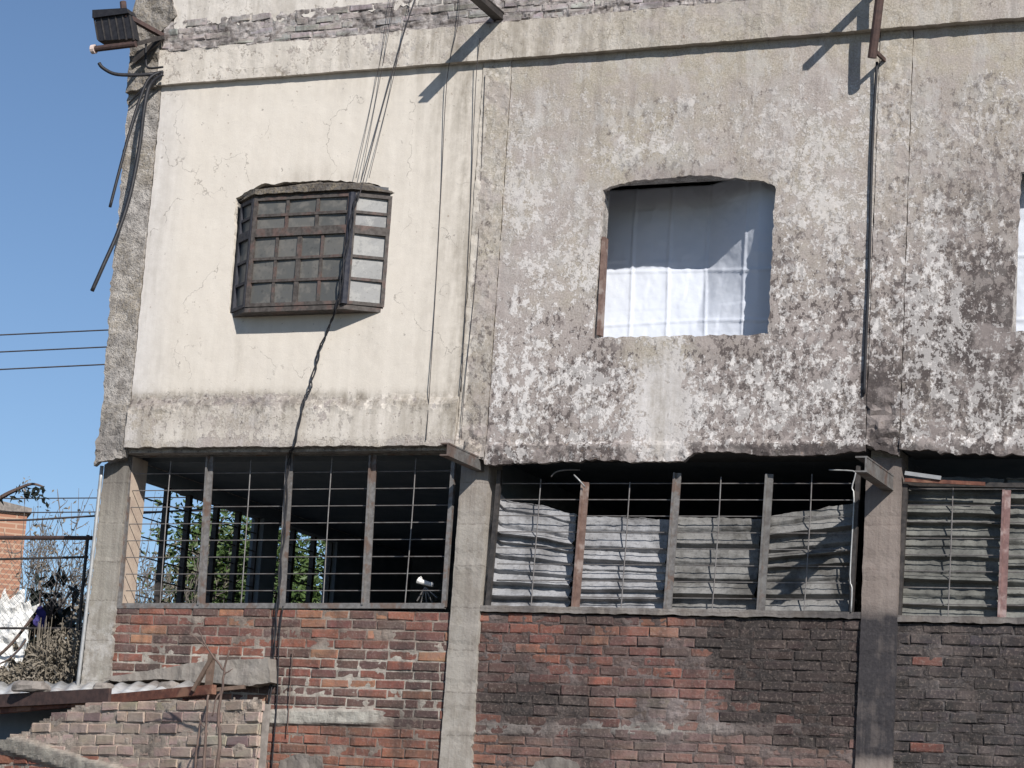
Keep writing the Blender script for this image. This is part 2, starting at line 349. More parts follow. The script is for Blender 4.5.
def skin(name, outer, holes, yfun, afun, mat, parent, spacing=.035, depth=.05, smooth=False):
    """a wall face filling polygon outer (x,z) minus holes, with its edges returned backwards"""
    vs = []; es = []
    for P in [outer] + holes:
        i0 = len(vs); n = len(P)
        vs += [Vector(p) for p in P]; es += [(i0 + k, i0 + (k + 1) % n) for k in range(n)]
    xs = [p[0] for p in outer]; zs = [p[1] for p in outer]
    x0, x1, z0, z1 = min(xs), max(xs), min(zs), max(zs)
    nx = int((x1 - x0) / spacing); nz = int((z1 - z0) / spacing)
    for i in range(1, nx):
        for k in range(1, nz):
            x = x0 + (x1 - x0) * (i + U(-.3, .3)) / nx; z = z0 + (z1 - z0) * (k + U(-.3, .3)) / nz
            if inpoly(x, z, outer) and not any(inpoly(x, z, h) for h in holes): vs.append(Vector((x, z)))
    rv, re, rf, *_ = delaunay_2d_cdt(vs, es, [], 0, 1e-5)
    mb = MB(); faces = []
    for f in rf:
        cx = sum(rv[k].x for k in f) / 3; cz = sum(rv[k].y for k in f) / 3
        if inpoly(cx, cz, outer) and not any(inpoly(cx, cz, h) for h in holes):
            a, b, c = (rv[k] for k in f[:3])
            faces.append(f if (b - a).cross(c - a) > 0 else f[::-1])
    mb.v = [(p.x, yfun(p.x, p.y), p.y) for p in rv]
    edges = {}
    for f in faces:
        for k in range(3):
            a, b = f[k], f[(k + 1) % 3]; e = (min(a, b), max(a, b)); edges.setdefault(e, []).append((a, b))
    mb.f = [tuple(f) for f in faces]; back = {}
    for e, l in edges.items():
        if len(l) == 1:
            a, b = l[0]
            for k in (a, b):
                if k not in back: back[k] = len(mb.v); p = mb.v[k]; mb.v.append((p[0], p[1] + depth, p[2]))
            mb.f.append((b, a, back[a], back[b]))
    if afun:
        keys = None; vals = {}
        for v in mb.v:
            px, py = proj(Vector(v)); d = afun(px, py, v[0], v[2])
            for k, q in d.items(): vals.setdefault(k, []).append(max(0, min(1, q)))
        mb.a = vals
    return mb.build(name, mat, parent, smooth)
def X(px, py, y=0): return at(px, py, y).x
def Zz(px, py, y=0): return at(px, py, y).z
def blob(px, py, cx, cy, rx, ry): return exp(-((px - cx) / rx) ** 2 - ((py - cy) / ry) ** 2)
def ss(a, b, x):
    t = max(0, min(1, (x - a) / (b - a))); return t * t * (3 - 2 * t)

# ================================================================== THE BUILDING
XL = -3.90; XR = 8.2; YB = 8.0                     # outer left corner, right end, back
B = empty('building', (0, 4, 0), 'two-storey building with peeling sooty plaster above red brick infill panels', 'building')
def part(mb, name, mat, parent=B, smooth=False):
    o = mb.build(name, mat, None, smooth); o.parent = parent
    root = parent
    off = Vector((0, 0, 0)); q = parent
    while q: off += Vector(q.location); q = q.parent
    o.location = -off
    return o
_build = MB.build
def build2(s, name, mat, parent=None, smooth=False):
    o = _build(s, name, mat, None, smooth)
    if parent:
        o.parent = parent; off = Vector((0, 0, 0)); q = parent
        while q: off += Vector(q.location); q = q.parent
        o.location = -off
    return o
MB.build = build2
# ---- openings of the upper storey (x, z)
W1 = [(X(229, 313), Zz(229, 313)), (X(383, 309), Zz(383, 309)), (X(390, 192), Zz(390, 192)), (X(375, 184), Zz(375, 184)), (X(328, 180), Zz(328, 180)), (X(262, 184), Zz(262, 184)), (X(236, 198), Zz(236, 198))]
W2 = [(X(592, 338), Zz(592, 338)), (X(768, 334), Zz(768, 334)), (X(775, 186), Zz(775, 186)), (X(764, 181), Zz(764, 181)), (X(690, 175), Zz(690, 175)), (X(628, 182), Zz(628, 182)), (X(603, 190), Zz(603, 190))]
w3x = X(1010.5, 330); w3z0 = Zz(1016, 332); w3z1 = Zz(1018, 172)
W3 = [(w3x, w3z0), (w3x + 1.55, w3z0 + .01), (w3x + 1.55, w3z1 - .02), (w3x + .8, w3z1 + .05), (w3x + .05, w3z1)]

def A(px, py, x, z):
    """how the plaster has weathered: peel, soot, ochre, wash, dirt"""
    n = fbm(x * 1.3, z * 1.3, 3.1); n2 = fbm(x * .7 + 9, z * .7, 7.7)
    if x < -.42:                                                     # the cream bay
        peel = .02; soot = .1; ochre = .5; wash = 0; dirt = .09 + .08 * n2 + .16 * ss(8.0, 8.4, z) * (1 + n) + .3 * blob(px, py, 240, 345, 9, 30) + .3 * blob(px, py, 372, 335, 9, 40)
        edge = ss(205, 150, px + .3 * (py - 90) * .3)
        wash += .75 * edge; dirt += .22 * edge + .15 * blob(px, py, 160, 260, 22, 160) * (1 + n)
        dirt += .36 * ss(375, 470, px + 10 * n) + .3 * blob(px, py, 480, 330, 30, 120) + .10 * ss(250, 420, py)
        dirt += .35 * blob(px, py, 320, 178, 70, 9) + .35 * blob(px, py, 460, 95, 40, 40)
        low = ss(5.62, 5.50, z + .03 * n)
        peel += .20 * low; dirt += .36 * low; soot += .2 * low; wash += .15 * low
        peel += .35 * ss(5.22, 5.10, z + .04 * n) + .45 * blob(px, py, 250, 420, 60, 14) + .3 * blob(px, py, 150, 405, 30, 14)
        dirt += 1.1 * blob(px, py, 260, 399, 240, 7) * (1 + n2); soot += .5 * blob(px, py, 260, 402, 240, 7); peel += .42 * blob(px, py, 250, 397, 220, 8) * (.6 + n2) + .35 * blob(px, py, 145, 425, 25, 25)
        if px > 462 - (py - 90) * .05: dirt += .18
        return dict(peel=peel, soot=soot, ochre=ochre, wash=wash, dirt=dirt, soft=.15 + .5 * low)
    peel = .60 + .10 * n; wash = .85; dirt = .1; soot = .40 + .22 * n2; ochre = .38 + .7 * n2; soft = 1.0
    if x < -.19:                                                     # pilaster between the bays
        peel = .62 + .2 * n + .08 * ss(250, 440, py); soot = .30 + .3 * ss(150, 450, py); dirt = .45; wash = .3; ochre = .75
        return dict(peel=peel, soot=soot, ochre=ochre, wash=wash, dirt=dirt, soft=.5)
    top = ss(108, 82, py + 9 * n + (px - 512) * .05)
    peel += .25 * top; ochre += .6 * top; soot -= .4 * top
    ochre += .6 * blob(px, py, 650, 150, 60, 40) + .6 * blob(px, py, 560, 290, 30, 50) + .5 * blob(px, py, 740, 140, 22, 50) + .7 * blob(px, py, 905, 420, 30, 60) + .5 * blob(px, py, 640, 370, 28, 30)
    peel -= .10 * blob(px, py, 835, 190, 34, 110) + .10 * blob(px, py, 935, 260, 22, 110) + .08 * blob(px, py, 750, 410, 60, 30) + .12 * blob(px, py, 540, 190, 34, 110) + .10 * blob(px, py, 570, 390, 60, 50)
    soot -= .25 * blob(px, py, 560, 160, 80, 100) + .2 * blob(px, py, 840, 150, 60, 70)
    low = ss(200, 400, py + 26 * n + (px - 850) * .12 + 30)
    soot += .30 * low; peel -= .05 * low
    soot += .16 * blob(px, py, 800, 400, 90, 60) + .14 * blob(px, py, 600, 370, 40, 30) + .22 * blob(px, py, 960, 330, 90, 120) + .14 * blob(px, py, 980, 180, 70, 60)
    soot += .3 * blob(px, py, 690, 172, 90, 14) + .2 * blob(px, py, 784, 250, 12, 70)
    soft = .85 - .8 * ss(150, 320, py + 40 * n + (px - 850) * .15)
    sm = blob(px, py, 660, 400, 25, 80)                              # the pale streak under the window
    wash += .5 * sm; peel -= .30 * sm; soot -= .5 * sm; dirt += .75 * sm; soft = max(soft, sm)
    led = ss(442, 450, py)
    soot += .15 * led * (1 - sm) + .3 * led * ss(690, 760, px); peel += .16 * led * ss(680, 730, px)
    soot += .9 * blob(px, py, 879, 415, 13, 34) + .3 * blob(px, py, 860, 450, 60, 10); peel += .6 * blob(px, py, 879, 415, 12, 32)
    peel += .25 * blob(px, py, 690, 178, 100, 9); ochre += .5 * blob(px, py, 690, 178, 100, 10)
    ochre += .5 * blob(px, py, 660, 350, 60, 14); peel += .3 * blob(px, py, 635, 350, 30, 14) + .3 * blob(px, py, 720, 345, 40, 9)
    return dict(peel=peel, soot=soot, ochre=ochre, wash=wash, dirt=dirt, soft=soft)
def ypan(x, z):
    y = .006 * fbm(x * 2, z * 2, 1) + .003 * fbm(x * 9, z * 9, 2)
    return y
def ypan1(x, z):
    y = .4 * ypan(x, z); e = z + .035 * fbm(x * 3, 4.4, 0) + .012 * fbm(x * 8, z * 8, 3)
    t = ss(5.53, 5.43, e)
    y -= .045 * t
    y += t * (1 - ss(5.46, 5.36, e)) * .020 * fbm(x * 8, z * 12, 8)
    return y
def ypan2(x, z):
    y = ypan(x, z); e = z + .01 * fbm(x * 5, 2.2, 0)
    y -= .02 * ss(5.115, 5.09, e); y += .01 * fbm(x * 16, z * 16, 5) * ss(5.15, 5.05, z)
    return y
TOPZ = 8.42
cx1 = -3.62                                              # corner pilaster | cream bay
P1L, P1R, P2L, P2R = -.455, -.19, 2.985, 3.25
skin('corner_pilaster', ragged([(XL - .0, 4.93), (cx1 - .01, 5.02), (cx1 - .012, 5.3), (cx1 - .012, 8.3), (cx1, TOPZ), (XL - .06, TOPZ), (XL - .035, 6.5)], [.03, .02, .008, .006, 0, .02, .02], .03, 5),
     [], lambda x, z: -.012 + .011 * fbm(x * 7, z * 7, 6) * (1 + 3.5 * ss(5.45, 5.1, z)) - .03 * ss(5.4, 5.0, z),
     lambda px, py, x, z: dict(soot=.0 + .45 * blob(px, py, 105, 440, 50, 26) + .2 * ss(8.2, 8.5, z), ochre=.2 + .5 * fbm(x, z * 2, 3)), M['rough'], B, .03)
skin('wall_panel', ragged([(cx1, 5.095), (P1L - .008, 5.085), (P1L - .008, TOPZ), (cx1, TOPZ)], [.012, .006, 0, .008], .03, 1), [ragged(W1, .012, .03, 2)], ypan1, A, M['plaster'], B)
skin('pilaster', ragged([(P1L, 5.05), (P1R - .008, 4.96), (P1R - .008, TOPZ), (P1L, TOPZ)], [.03, .008, 0, .008], .03, 3), [],
     lambda x, z: ypan(x, z) - .008 + .008 * fbm(x * 12, z * 12, 4) + (.06 * fbm(x * 8, z * 8, 2) - .02) * ss(5.3, 5.1, z), A, M['plaster'], B)
skin('wall_panel', ragged([(P1R, 4.93), (.72, 4.955), (1.20, 4.945), (1.52, 4.945), (1.60, 5.01), (1.90, 5.02), (2.15, 4.985), (2.7, 4.985), (P2L - .006, 5.02), (P2L - .006, TOPZ), (P1R, TOPZ)],
     [.02, .02, .012, .01, .015, .015, .012, .01, .006, 0, .006], .025, 4), [ragged(W2, .016, .03, 5)], ypan2, A, M['plaster'], B, .032)
skin('pilaster', ragged([(P2L, 5.07), (P2R - .006, 4.98), (P2R - .006, TOPZ), (P2L, TOPZ)], [.02, .006, 0, .006], .03, 6), [],
     lambda x, z: ypan(x, z) - .006 + .006 * fbm(x * 12, z * 12, 9) + .03 * fbm(x * 15, z * 15, 1) * ss(5.5, 5.3, z), A, M['plaster'], B)
skin('wall_panel', ragged([(P2R, 5.03), (3.6, 5.0), (4.2, 4.97), (5.0, 4.98), (XR, 4.96), (XR, TOPZ), (P2R, TOPZ)], [.03, .03, .03, .03, 0, 0, .006], .03, 7), [ragged(W3, .016, .03, 8)], ypan2, A, M['plaster'], B, .04)
# form lines scored across the pilasters
# ---- core of the wall behind the plaster (gives the reveals their depth)
def core_boxes(mb, x0, x1, z0, z1, y0, y1, holes):
    xs = sorted({x0, x1, *[h[0] for h in holes], *[h[1] for h in holes]})
    for a, b in zip(xs, xs[1:]):
        hs = sorted([h for h in holes if h[0] <= a + 1e-6 and h[1] >= b - 1e-6], key=lambda h: h[2]); z = z0
        for h in hs: mb.box(a, b, y0, y1, z, h[2]); z = h[3]
        mb.box(a, b, y0, y1, z, z1)
    return mb
def bb(P, g=0.0): return (min(p[0] for p in P) + g, max(p[0] for p in P) - g, min(p[1] for p in P) + g, max(p[1] for p in P) - g)
h1, h2, h3 = bb(W1, -.0), bb(W2, -.0), bb(W3, -.0)
core_boxes(MB(), XL + .02, XR - .01, 5.06, 8.46, .036, .20, [h1, h2, h3]).build('wall_core', M['rough'], B)
# ---- cornice, brick band, parapet
cz1 = Zz(512, 21, -.07)
def Acor(px, py, x, z):
    n = fbm(x, z * 3, 2)
    d = dict(soft=.6, peel=.32 + .1 * n, soot=.05, ochre=.9, wash=.1, dirt=.42 + .5 * ss(260, 560, px + 60 * n) + .35 * blob(px, py, 450, 40, 30, 30) + .4 * ss(8.48, 8.40, z) * ss(500, 800, px))
    d['peel'] += .3 * ss(500, 700, px) + .25 * ss(8.70, 8.78, z); d['soot'] += .2 * ss(880, 1000, px)
    return d
skin('cornice', ragged([(cx1 - .03, 8.405), (P1R, 8.395), (P2L, 8.40), (XR, 8.40), (XR, cz1), (2, cz1 + .01), (-2, cz1 - .01), (cx1 - .03, cz1 + .01)], [.004, .004, .006, 0, .012, .012, .012, .01], .03, 9), [],
     lambda x, z: -.05 - .005 * (x + 3.6) + .006 * fbm(x * 2, z * 2, 4) + .004 * fbm(x * 11, z * 11, 5), Acor, M['plaster'], B, .035, .14)
skin('corner_block', ragged([(XL - .06, 8.35), (cx1 - .04, 8.39), (cx1 - .03, 8.9), (cx1 + .12, 9.05), (XL - .05 + .16, 9.7), (XL - .03, 9.7), (XL - .07, 8.9)], .02, .03, 12), [],
     lambda x, z: -.06 + .035 * fbm(x * 7, z * 7, 6), lambda px, py, x, z: dict(soot=.35 + .3 * fbm(x * 2, z * 2, 1), ochre=.4), M['rough'], B, .03, .1)
MB().box(XL - .03, XR, .0, .32, 8.44, 9.55).build('parapet_core', M['rough'], B)
def Apar(px, py, x, z): return dict(soft=.5, peel=.25 + .2 * fbm(x * 2, z * 2), soot=.2, ochre=.6, wash=.3, dirt=.55)
skin('parapet_face', ragged([(cx1 + .1, 8.93), (XR, 8.97), (XR, 9.6), (cx1, 9.6)], [.045, 0, 0, .03], .03, 13), [], lambda x, z: -.05 + .004 * fbm(x * 9, z * 9), Apar, M['plaster'], B, .045, .06)
# ---- bricks
def bricks(x0, x1, z0, z1, colf, y=0., bw=.243, bh=.081, gap=.012, seed=0, jit=.004, out=.006, skip=None, T=None, rowf=None):
    """every brick its own bevelled block, in one mesh; colf(px,py,x,z,rnd) gives its base colour"""
    mb = MB(); mb.c = []; row = 0; z = z1
    rs = random.Random(seed)
    T = T or (lambda x, y, z: Vector((x, y, z)))
    while z > z0 + .02:
        h = bh * rs.uniform(.93, 1.07); x = x0 - bw * (.5 if row % 2 else .0) * rs.uniform(.7, 1.2)
        while x < x1:
            wd = bw * rs.uniform(.86, 1.12)
            if rs.random() < .07: wd *= .55
            a, b = max(x, x0) + gap / 2, min(x + wd, x1) - gap / 2; c, d = z - h + gap / 2, z - gap / 2; x += wd
            if b - a < .03: continue
            wob = .006 * noise.noise(Vector((a * 2, z * 5, seed)))
            c += wob; d += wob
            if skip and skip((a + b) / 2, (c + d) / 2): continue
            cp = T((a + b) / 2, y, (c + d) / 2); px, py = proj(cp)
            col = colf(px, py, (a + b) / 2, (c + d) / 2, rs)
            yo = y + rs.uniform(-out, out); i = len(mb.v); e = .007
            j = lambda: rs.uniform(-jit, jit)
            t = rs.uniform(-.004, .004)
            ring = [(a, yo + .035, c), (b, yo + .035, c), (b, yo + .035, d), (a, yo + .035, d),
                    (a + j(), yo + .006, c + j()), (b + j(), yo + .006, c + j()), (b + j(), yo + .006, d + j()), (a + j(), yo + .006, d + j())]
            ring += [(a + e + j(), yo + j() * .4 + t, c + e + j()), (b - e + j(), yo + j() * .4 - t, c + e + j()), (b - e + j(), yo + j() * .4 - t, d - e + j()), (a + e + j(), yo + j() * .4 + t, d - e + j())]
            mb.v += [tuple(T(*p)) for p in ring]
            mb.c += [tuple(max(.01, q * rs.uniform(.93, 1.07)) for q in col) for _ in range(12)]
            for r in (0, 4):
                for k in range(4): mb.f.append((i + r + k, i + r + (k + 1) % 4, i + r + 4 + (k + 1) % 4, i + r + 4 + k))
            mb.f.append((i + 8, i + 9, i + 10, i + 11))
        z -= h; row += 1
    return mb
def mortar(x0, x1, z0, z1, y, colf, amp=.012, sp=.02, seed=0, T=None, extra=None, cut=None):
    mb = MB(); mb.c = []; nx = max(2, int((x1 - x0) / sp)); nz = max(2, int((z1 - z0) / sp))
    T = T or (lambda x, y, z: Vector((x, y, z)))
    for k in range(nz + 1):
        for i in range(nx + 1):
            x = x0 + (x1 - x0) * i / nx; z = z0 + (z1 - z0) * k / nz
            yy = y + amp * (.55 if x < -.43 else 1) * (fbm(x * 7, z * 12, seed) + .5 * fbm(x * 25, z * 25, seed + 3))
            if extra: yy += extra(x, z)
            p = T(x, yy, z); px, py = proj(p); mb.v.append(tuple(p)); mb.c.append(colf(px, py, x, z))
    for k in range(nz):
        for i in range(nx):
            if cut and cut(x0 + (x1 - x0) * (i + .5) / nx, z0 + (z1 - z0) * (k + .5) / nz): continue
            a = k * (nx + 1) + i; mb.f.append((a, a + 1, a + nx + 2, a + nx + 1))
    return mb
def lerp(a, b, t):
    t = max(0, min(1, t)); return tuple(p + (q - p) * t for p, q in zip(a, b))
RED, DRED, BRN, ORG, GRY, BLK = (.295, .113, .076), (.185, .082, .068), (.11, .072, .064), (.34, .148, .095), (.25, .215, .20), (.028, .026, .026)
def bcol1(px, py, x, z, r):
    n = fbm(x * 2.2, z * 2.2, 5)
    if py > 722 + (px - 280) * .02: return lerp(lerp(ORG, RED, r.random()), BRN, .5 * (r.random() < .12) + .5 * ss(400, 440, px))
    c = lerp(RED, DRED, r.random()); dk = .35 + .8 * n + (.25 if py > 650 else 0) + .25 * ss(380, 440, px) - .15 * blob(px, py, 330, 640, 60, 14)
    if r.random() < dk: c = lerp(BRN, DRED, r.random() * .7)
    if r.random() < .13: c = lerp(ORG, (.38, .20, .12), r.random())
    return c
def mcol1(px, py, x, z):
    n = fbm(x * 3, z * 5, 1)
    w_ = ss(640, 655, py) * ss(722, 715, py) + .45 * ss(150, 110, abs(px - 60)) * 0
    c = lerp((.19, .135, .11), (.50, .46, .40), .25 + .65 * w_ + .4 * n)
    b = ss(709, 713, py) * ss(726, 722, py) * ss(395, 360, px)
    return lerp(c, (.46, .44, .39), b)
def soot2(px, py):
    n = fbm(px * .02, py * .03, 2)
    s = 1.25 * ss(705, 775, px + 30 * n - (py - 690) * .3) * ss(760, 735, py) + 1.5 * blob(px, py, 555, 704, 54, 17) + .9 * blob(px, py, 760, 650, 60, 40) + .45 * blob(px, py, 500, 690, 40, 30)
    s -= 1.0 * blob(px, py, 700, 682, 50, 30) + .5 * blob(px, py, 630, 660, 50, 30) + .5 * blob(px, py, 590, 665, 90, 26)
    return s + .22 + .35 * n
def bcol2(px, py, x, z, r):
    c = lerp(RED, DRED, r.random() * 1.3)
    if r.random() < .42 - .25 * blob(px, py, 660, 675, 90, 40): c = lerp(BRN, DRED, r.random() * .6)
    if r.random() < .05: c = ORG
    g = .8 * blob(px, py, 655, 712, 52, 20) + .5 * blob(px, py, 700, 640, 60, 10) + .35 * ss(728, 736, py) * blob(px, py, 670, 750, 120, 40)
    c = lerp(c, GRY, g * (1 if r.random() < .85 else .2))
    if py > 732:
        c = lerp(lerp(c, (.21, .15, .135), .6), ORG, .7 * ss(540, 480, px))
    s = soot2(px, py) * (1 if py < 735 else .6 + .3 * ss(760, 820, px)); s *= r.uniform(.75, 1.2)
    if r.random() < .05: s *= .4
    return lerp(c, BLK, min(.93, s))
def mcol2(px, py, x, z):
    n = fbm(x * 4, z * 6, 3)
    c = lerp((.12, .085, .078), (.26, .22, .21), .25 + .6 * n + .8 * blob(px, py, 650, 715, 90, 16))
    band = ss(721, 725, py) * ss(736, 732, py)
    c = lerp(c, (.33, .305, .28), band * min(1, .1 + blob(px, py, 640, 725, 70, 40) + .6 * blob(px, py, 500, 730, 35, 30)))
    return lerp(c, BLK, min(.92, soot2(px, py) * (1 - .55 * band)))
def bcol3(px, py, x, z, r):
    c = lerp(BLK, (.06, .055, .058), r.random())
    if r.random() < .012 + .05 * (py > 740): c = (.17, .065, .05)
    return c
def mcol3(px, py, x, z): return lerp(BLK, (.11, .10, .10), .35 + .9 * fbm(x * 4, z * 6, 2))
YC, YBk, YW = .10, .135, .15          # fronts of columns, bricks, window grilles
BZ1, BZ0 = 3.685, 2.2
def ex1(x, z):
    p = proj(Vector((x, YBk, z))); return -.03 * ss(707, 712, p[1]) * ss(727, 723, p[1]) * ss(400, 360, p[0])
def ex2(x, z):
    p = proj(Vector((x, YBk, z))); return -.006 * (1 + fbm(x * 3, z, 1)) * ss(720, 725, p[1]) * ss(737, 733, p[1])
Zb1 = Zz(300, 609, YBk); Zb2 = Zz(670, 616, YBk); Zb3 = Zz(960, 624, YBk)
for (a, b, zt, cf, mf, ex, sd) in ((-3.66, -.43, Zb1, bcol1, mcol1, ex1, 3), (-.22, 2.99, Zb2, bcol2, mcol2, ex2, 5), (3.22, XR, Zb3, bcol3, mcol3, None, 8)):
    br = bricks(a, b, BZ0, zt, cf, YBk, seed=sd).build('brick_infill', M['brick'], B)
    mortar(a, b, BZ0, zt - .004, YBk + .006, mf, .012, .016, sd, extra=ex).build('mortar', M['mortar'], br)
    MB().box(a, b, YBk + .05, YBk + .2, 0, zt - .005).build('wall_backing', M['rough'], B)
for (P, sd_) in (([(278, 776), (281, 760), (300, 754), (322, 756), (326, 776)], 70), ([(524, 780), (536, 762), (556, 757), (576, 762), (588, 780)], 71)):
    skin('cement_patch', ragged([(X(a, b, YBk), Zz(a, b, YBk)) for a, b in P][::-1], .014, .025, sd_), [], lambda x, z: YBk - .012 + .012 * fbm(x * 9, z * 9, 4), lambda px, py, x, z: dict(soot=.45, ochre=.3, wash=.1), M['concrete'], B, .025, .04)
# brick band under the parapet (bare, broken courses)
def bandcol(px, py, x, z, r): return lerp(lerp((.52, .48, .46), (.38, .345, .33), r.random()), (.30, .33, .31), .5 * (r.random() < .1))
bd = bricks(cx1 - .0, XR, cz1, 9.0, bandcol, -.05, .22, .07, .012, 21, .010, .012).build('brick_band', M['brick'], B)
mortar(cx1 - .0, XR, cz1 - .01, 9.0, -.05, lambda px, py, x, z: lerp((.50, .46, .44), (.14, .12, .11), .30 + 1.2 * fbm(x * 16, z * 24, 1)), .032, .016, 4).build('mortar', M['mortar'], bd)
# ---- columns
def Acol1(px, py, x, z): return dict(soot=.05 + .12 * blob(px, py, 450, 600, 30, 60), ochre=.16 + .2 * ss(540, 470, py), wash=.18)
def Acol2(px, py, x, z): return dict(soot=1.35 * ss(600, 632, py + 8 * fbm(x * 6, z * 6)) * ss(768, 745, py) + .25 * ss(515, 480, py) + .12, ochre=.62, wash=.05)
def Acol0(px, py, x, z): return dict(soot=.12 + .3 * ss(520, 470, py), ochre=.05 + .15 * fbm(x * 4, z * 4), wash=.55 * ss(560, 640, py))
def ycol(x, z): return YC + .004 * fbm(x * 6, z * 6, 2) + .004 * (1 if fbm(1, z * 2.2, 5) > 0 else 0)
cl = X(104, 470, YC); cr = X(128, 470, YC); clb = X(79, 690, YC)
skin('column', ragged([(clb, 2.0), (cr + .02, 2.0), (cr + .02, 3.2), (cr + .0, 3.72), (cr, 5.0), (cl, 4.97)], [0, .01, .02, .006, .02, .006], .03, 22), [], ycol, Acol0, M['concrete'], B, .035, .15)
skin('column', ragged([(-.462, 2.0), (-.17, 2.0), (-.18, 2.8), (-.2, 3.7), (-.2, 5.02), (-.45, 5.02)], [0, .02, .01, .003, 0, .003], .03, 23), [], ycol, Acol1, M['concrete'], B, .035, .15)
skin('column', ragged([(2.965, 2.0), (3.25, 2.0), (3.25, 3.65), (3.245, 4.98), (2.97, 4.98)], [0, .008, .004, 0, .004], .03, 24), [], ycol, Acol2, M['concrete'], B, .035, .15)
MB().box(-.44, -.21, .15, .4, 0, 5.05).build('column_core', M['concrete'], B); MB().box(2.99, 3.22, .15, .4, 0, 5.05).build('column_core', M['concrete'], B)
MB().box(clb + .03, cr + .01, .15, .40, 0, 5.05).build('side_pier', M['pier'], B)
for a, b in ((-.462, -.17), (2.965, 3.25), (clb, cr + .02)): MB().box(a, b, YC + .01, .15, 0, 2.0).build('column_foot', M['concrete'], B)
# sills
def sill(x0, x1, z, h, soot):
    skin('window_sill', ragged([(x0, z - h), (x1, z - h), (x1, z), (x0, z)], [.008, 0, .006, 0], .03, z), [], lambda x, z_: YBk - .028 + .006 * fbm(x * 8, z_ * 8),
         lambda px, py, x, z_: dict(soot=soot(px) + .3 * fbm(x * 3, 1), ochre=.35, wash=.5), M['concrete'], B, .03, .16)
sill(-.2, 2.965, Zb2 + .055, .05, lambda px: .45 + .3 * ss(740, 820, px))
sill(3.25, XR, Zb3 + .055, .05, lambda px: .55)
# lintel soffits under the slab edge
MB().box(cr, -.45, .03, .5, 5.12, 5.4).box(-.2, 2.97, .03, .5, 5.03, 5.4).box(3.25, XR - .02, .03, .5, 5.04, 5.4).build('slab_edge', M['soffit'], B)
# ---- inside and shell
sx = XL + .14                                            # inner face of the left side wall
side = MB()
core = [(.40, .53, 0, 5.05), (.53, 2.81, 0, 3.55), (.53, 2.81, 4.93, 5.05), (2.81, 3.12, 0, 5.05), (3.12, 4.4, 0, 3.55), (3.12, 4.4, 4.94, 5.05), (4.4, YB, 0, 5.05)]
for y0, y1, z0, z1 in core[1:]: side.box(XL, sx, y0, y1, z0, z1)
side.build('side_wall', M['dark'], B)
MB().box(XL + .01, sx + .003, .40, .53, 0, 5.05).build('side_pier', M['pier'], B)
MB().box(XL + .0, sx, .32, YB, 5.05, 8.46).box(XR - .15, XR, .32, YB, 0, 9.5).box(XL, XR - .15, YB - .15, YB, 0, 9.5).box(XL, XL + .15, .32, YB - .15, 8.46, 9.5).build('outer_wall', M['rough'], B)
MB().box(sx, XR - .15, .5, YB - .15, 5.06, 5.3).box(sx, XR - .15, .36, YB - .15, 2.0, 2.2).build('floor_slab', M['dark'], B)
MB().box(XL + .15, XR - .15, .32, YB - .15, 8.62, 8.8).build('roof', M['roofslab'], B)
MB().box(-.4, -.28, .5, YB - .15, 2.2, 5.06).box(3.05, 3.17, .5, YB - .15, 2.2, 5.06).box(sx, -.4, 6.2, 6.32, 2.2, 5.06).build('partition', M['dark'], B)
for (ya, yb, posts) in ((.53, 2.81, (1.09, 1.48, 2.0, 2.42)), (3.12, 4.4, (3.55, 4.0))):
    g = MB(); xx = XL + .07
    g.box(xx - .02, xx + .02, ya, ya + .03, 3.55, 4.93).box(xx - .02, xx + .02, yb - .03, yb, 3.55, 4.93)
    for p in posts: g.box(xx - .025, xx + .025, p - .026, p + .026, 3.55, 4.93)
    for k in range(1, 8): g.box(xx - .006, xx + .006, ya + .03, yb - .03, 3.55 + k * .175 - .005, 3.55 + k * .175 + .005)
    g.build('side_window_grille', M['darksteel'], B)
# ---- window grilles of the lower storey
def grille(left, right, mulls, ups, ys_top, nh, rows, mats, top_rail, bottom_rail, hx):
    y = YW
    fr = MB()
    for (a, b) in (left, right):
        if a: fr.bar(at(*a, y), at(*b, y), .035, .04)
    if top_rail: fr.bar(at(*top_rail[0], y + .03), at(*top_rail[1], y + .03), .035, .02)
    fr.bar(at(*bottom_rail[0], y - .004), at(*bottom_rail[1], y - .004), .045, .04)
    g = fr.build('window_grille', mats[0], B)
    for k, (a, b, bend) in enumerate(mulls):
        p = at(*a, y - .012); q = at(*b, y - .012); mm = MB()
        pts = [p.lerp(q, t) + Vector((bend * (1 - t) ** 2 * (1 if t < .5 else .6), 0, 0)) for t in (0, .25, .5, .75, 1)]
        for s_, e_ in zip(pts, pts[1:]):
            mm.bar(s_, e_, .016, .045); 
            mm.bar(s_ + Vector((.028, .014, 0)), e_ + Vector((.028, .014, 0)), .042, .014)
        mm.build('mullion', mats[1][k % len(mats[1])], g)
    for (a, b) in ups:
        p = at(*a, y + .025); q = at(*b, y + .025)
        MB().tube(smoothpath([p, p.lerp(q, .4) + Vector((U(-.006, .006), 0, 0)), q], 4), .005, 6).build('upright_bar', M['rodsteel'], g)
    for k in range(nh):
        a = rows(hx[0], k); b = rows(hx[1], k)
        MB().tube([at(hx[0], a, y + .036), at(hx[1], b, y + .036)], .0044, 6).build('cross_bar', M['rodsteel'], g)
    return g
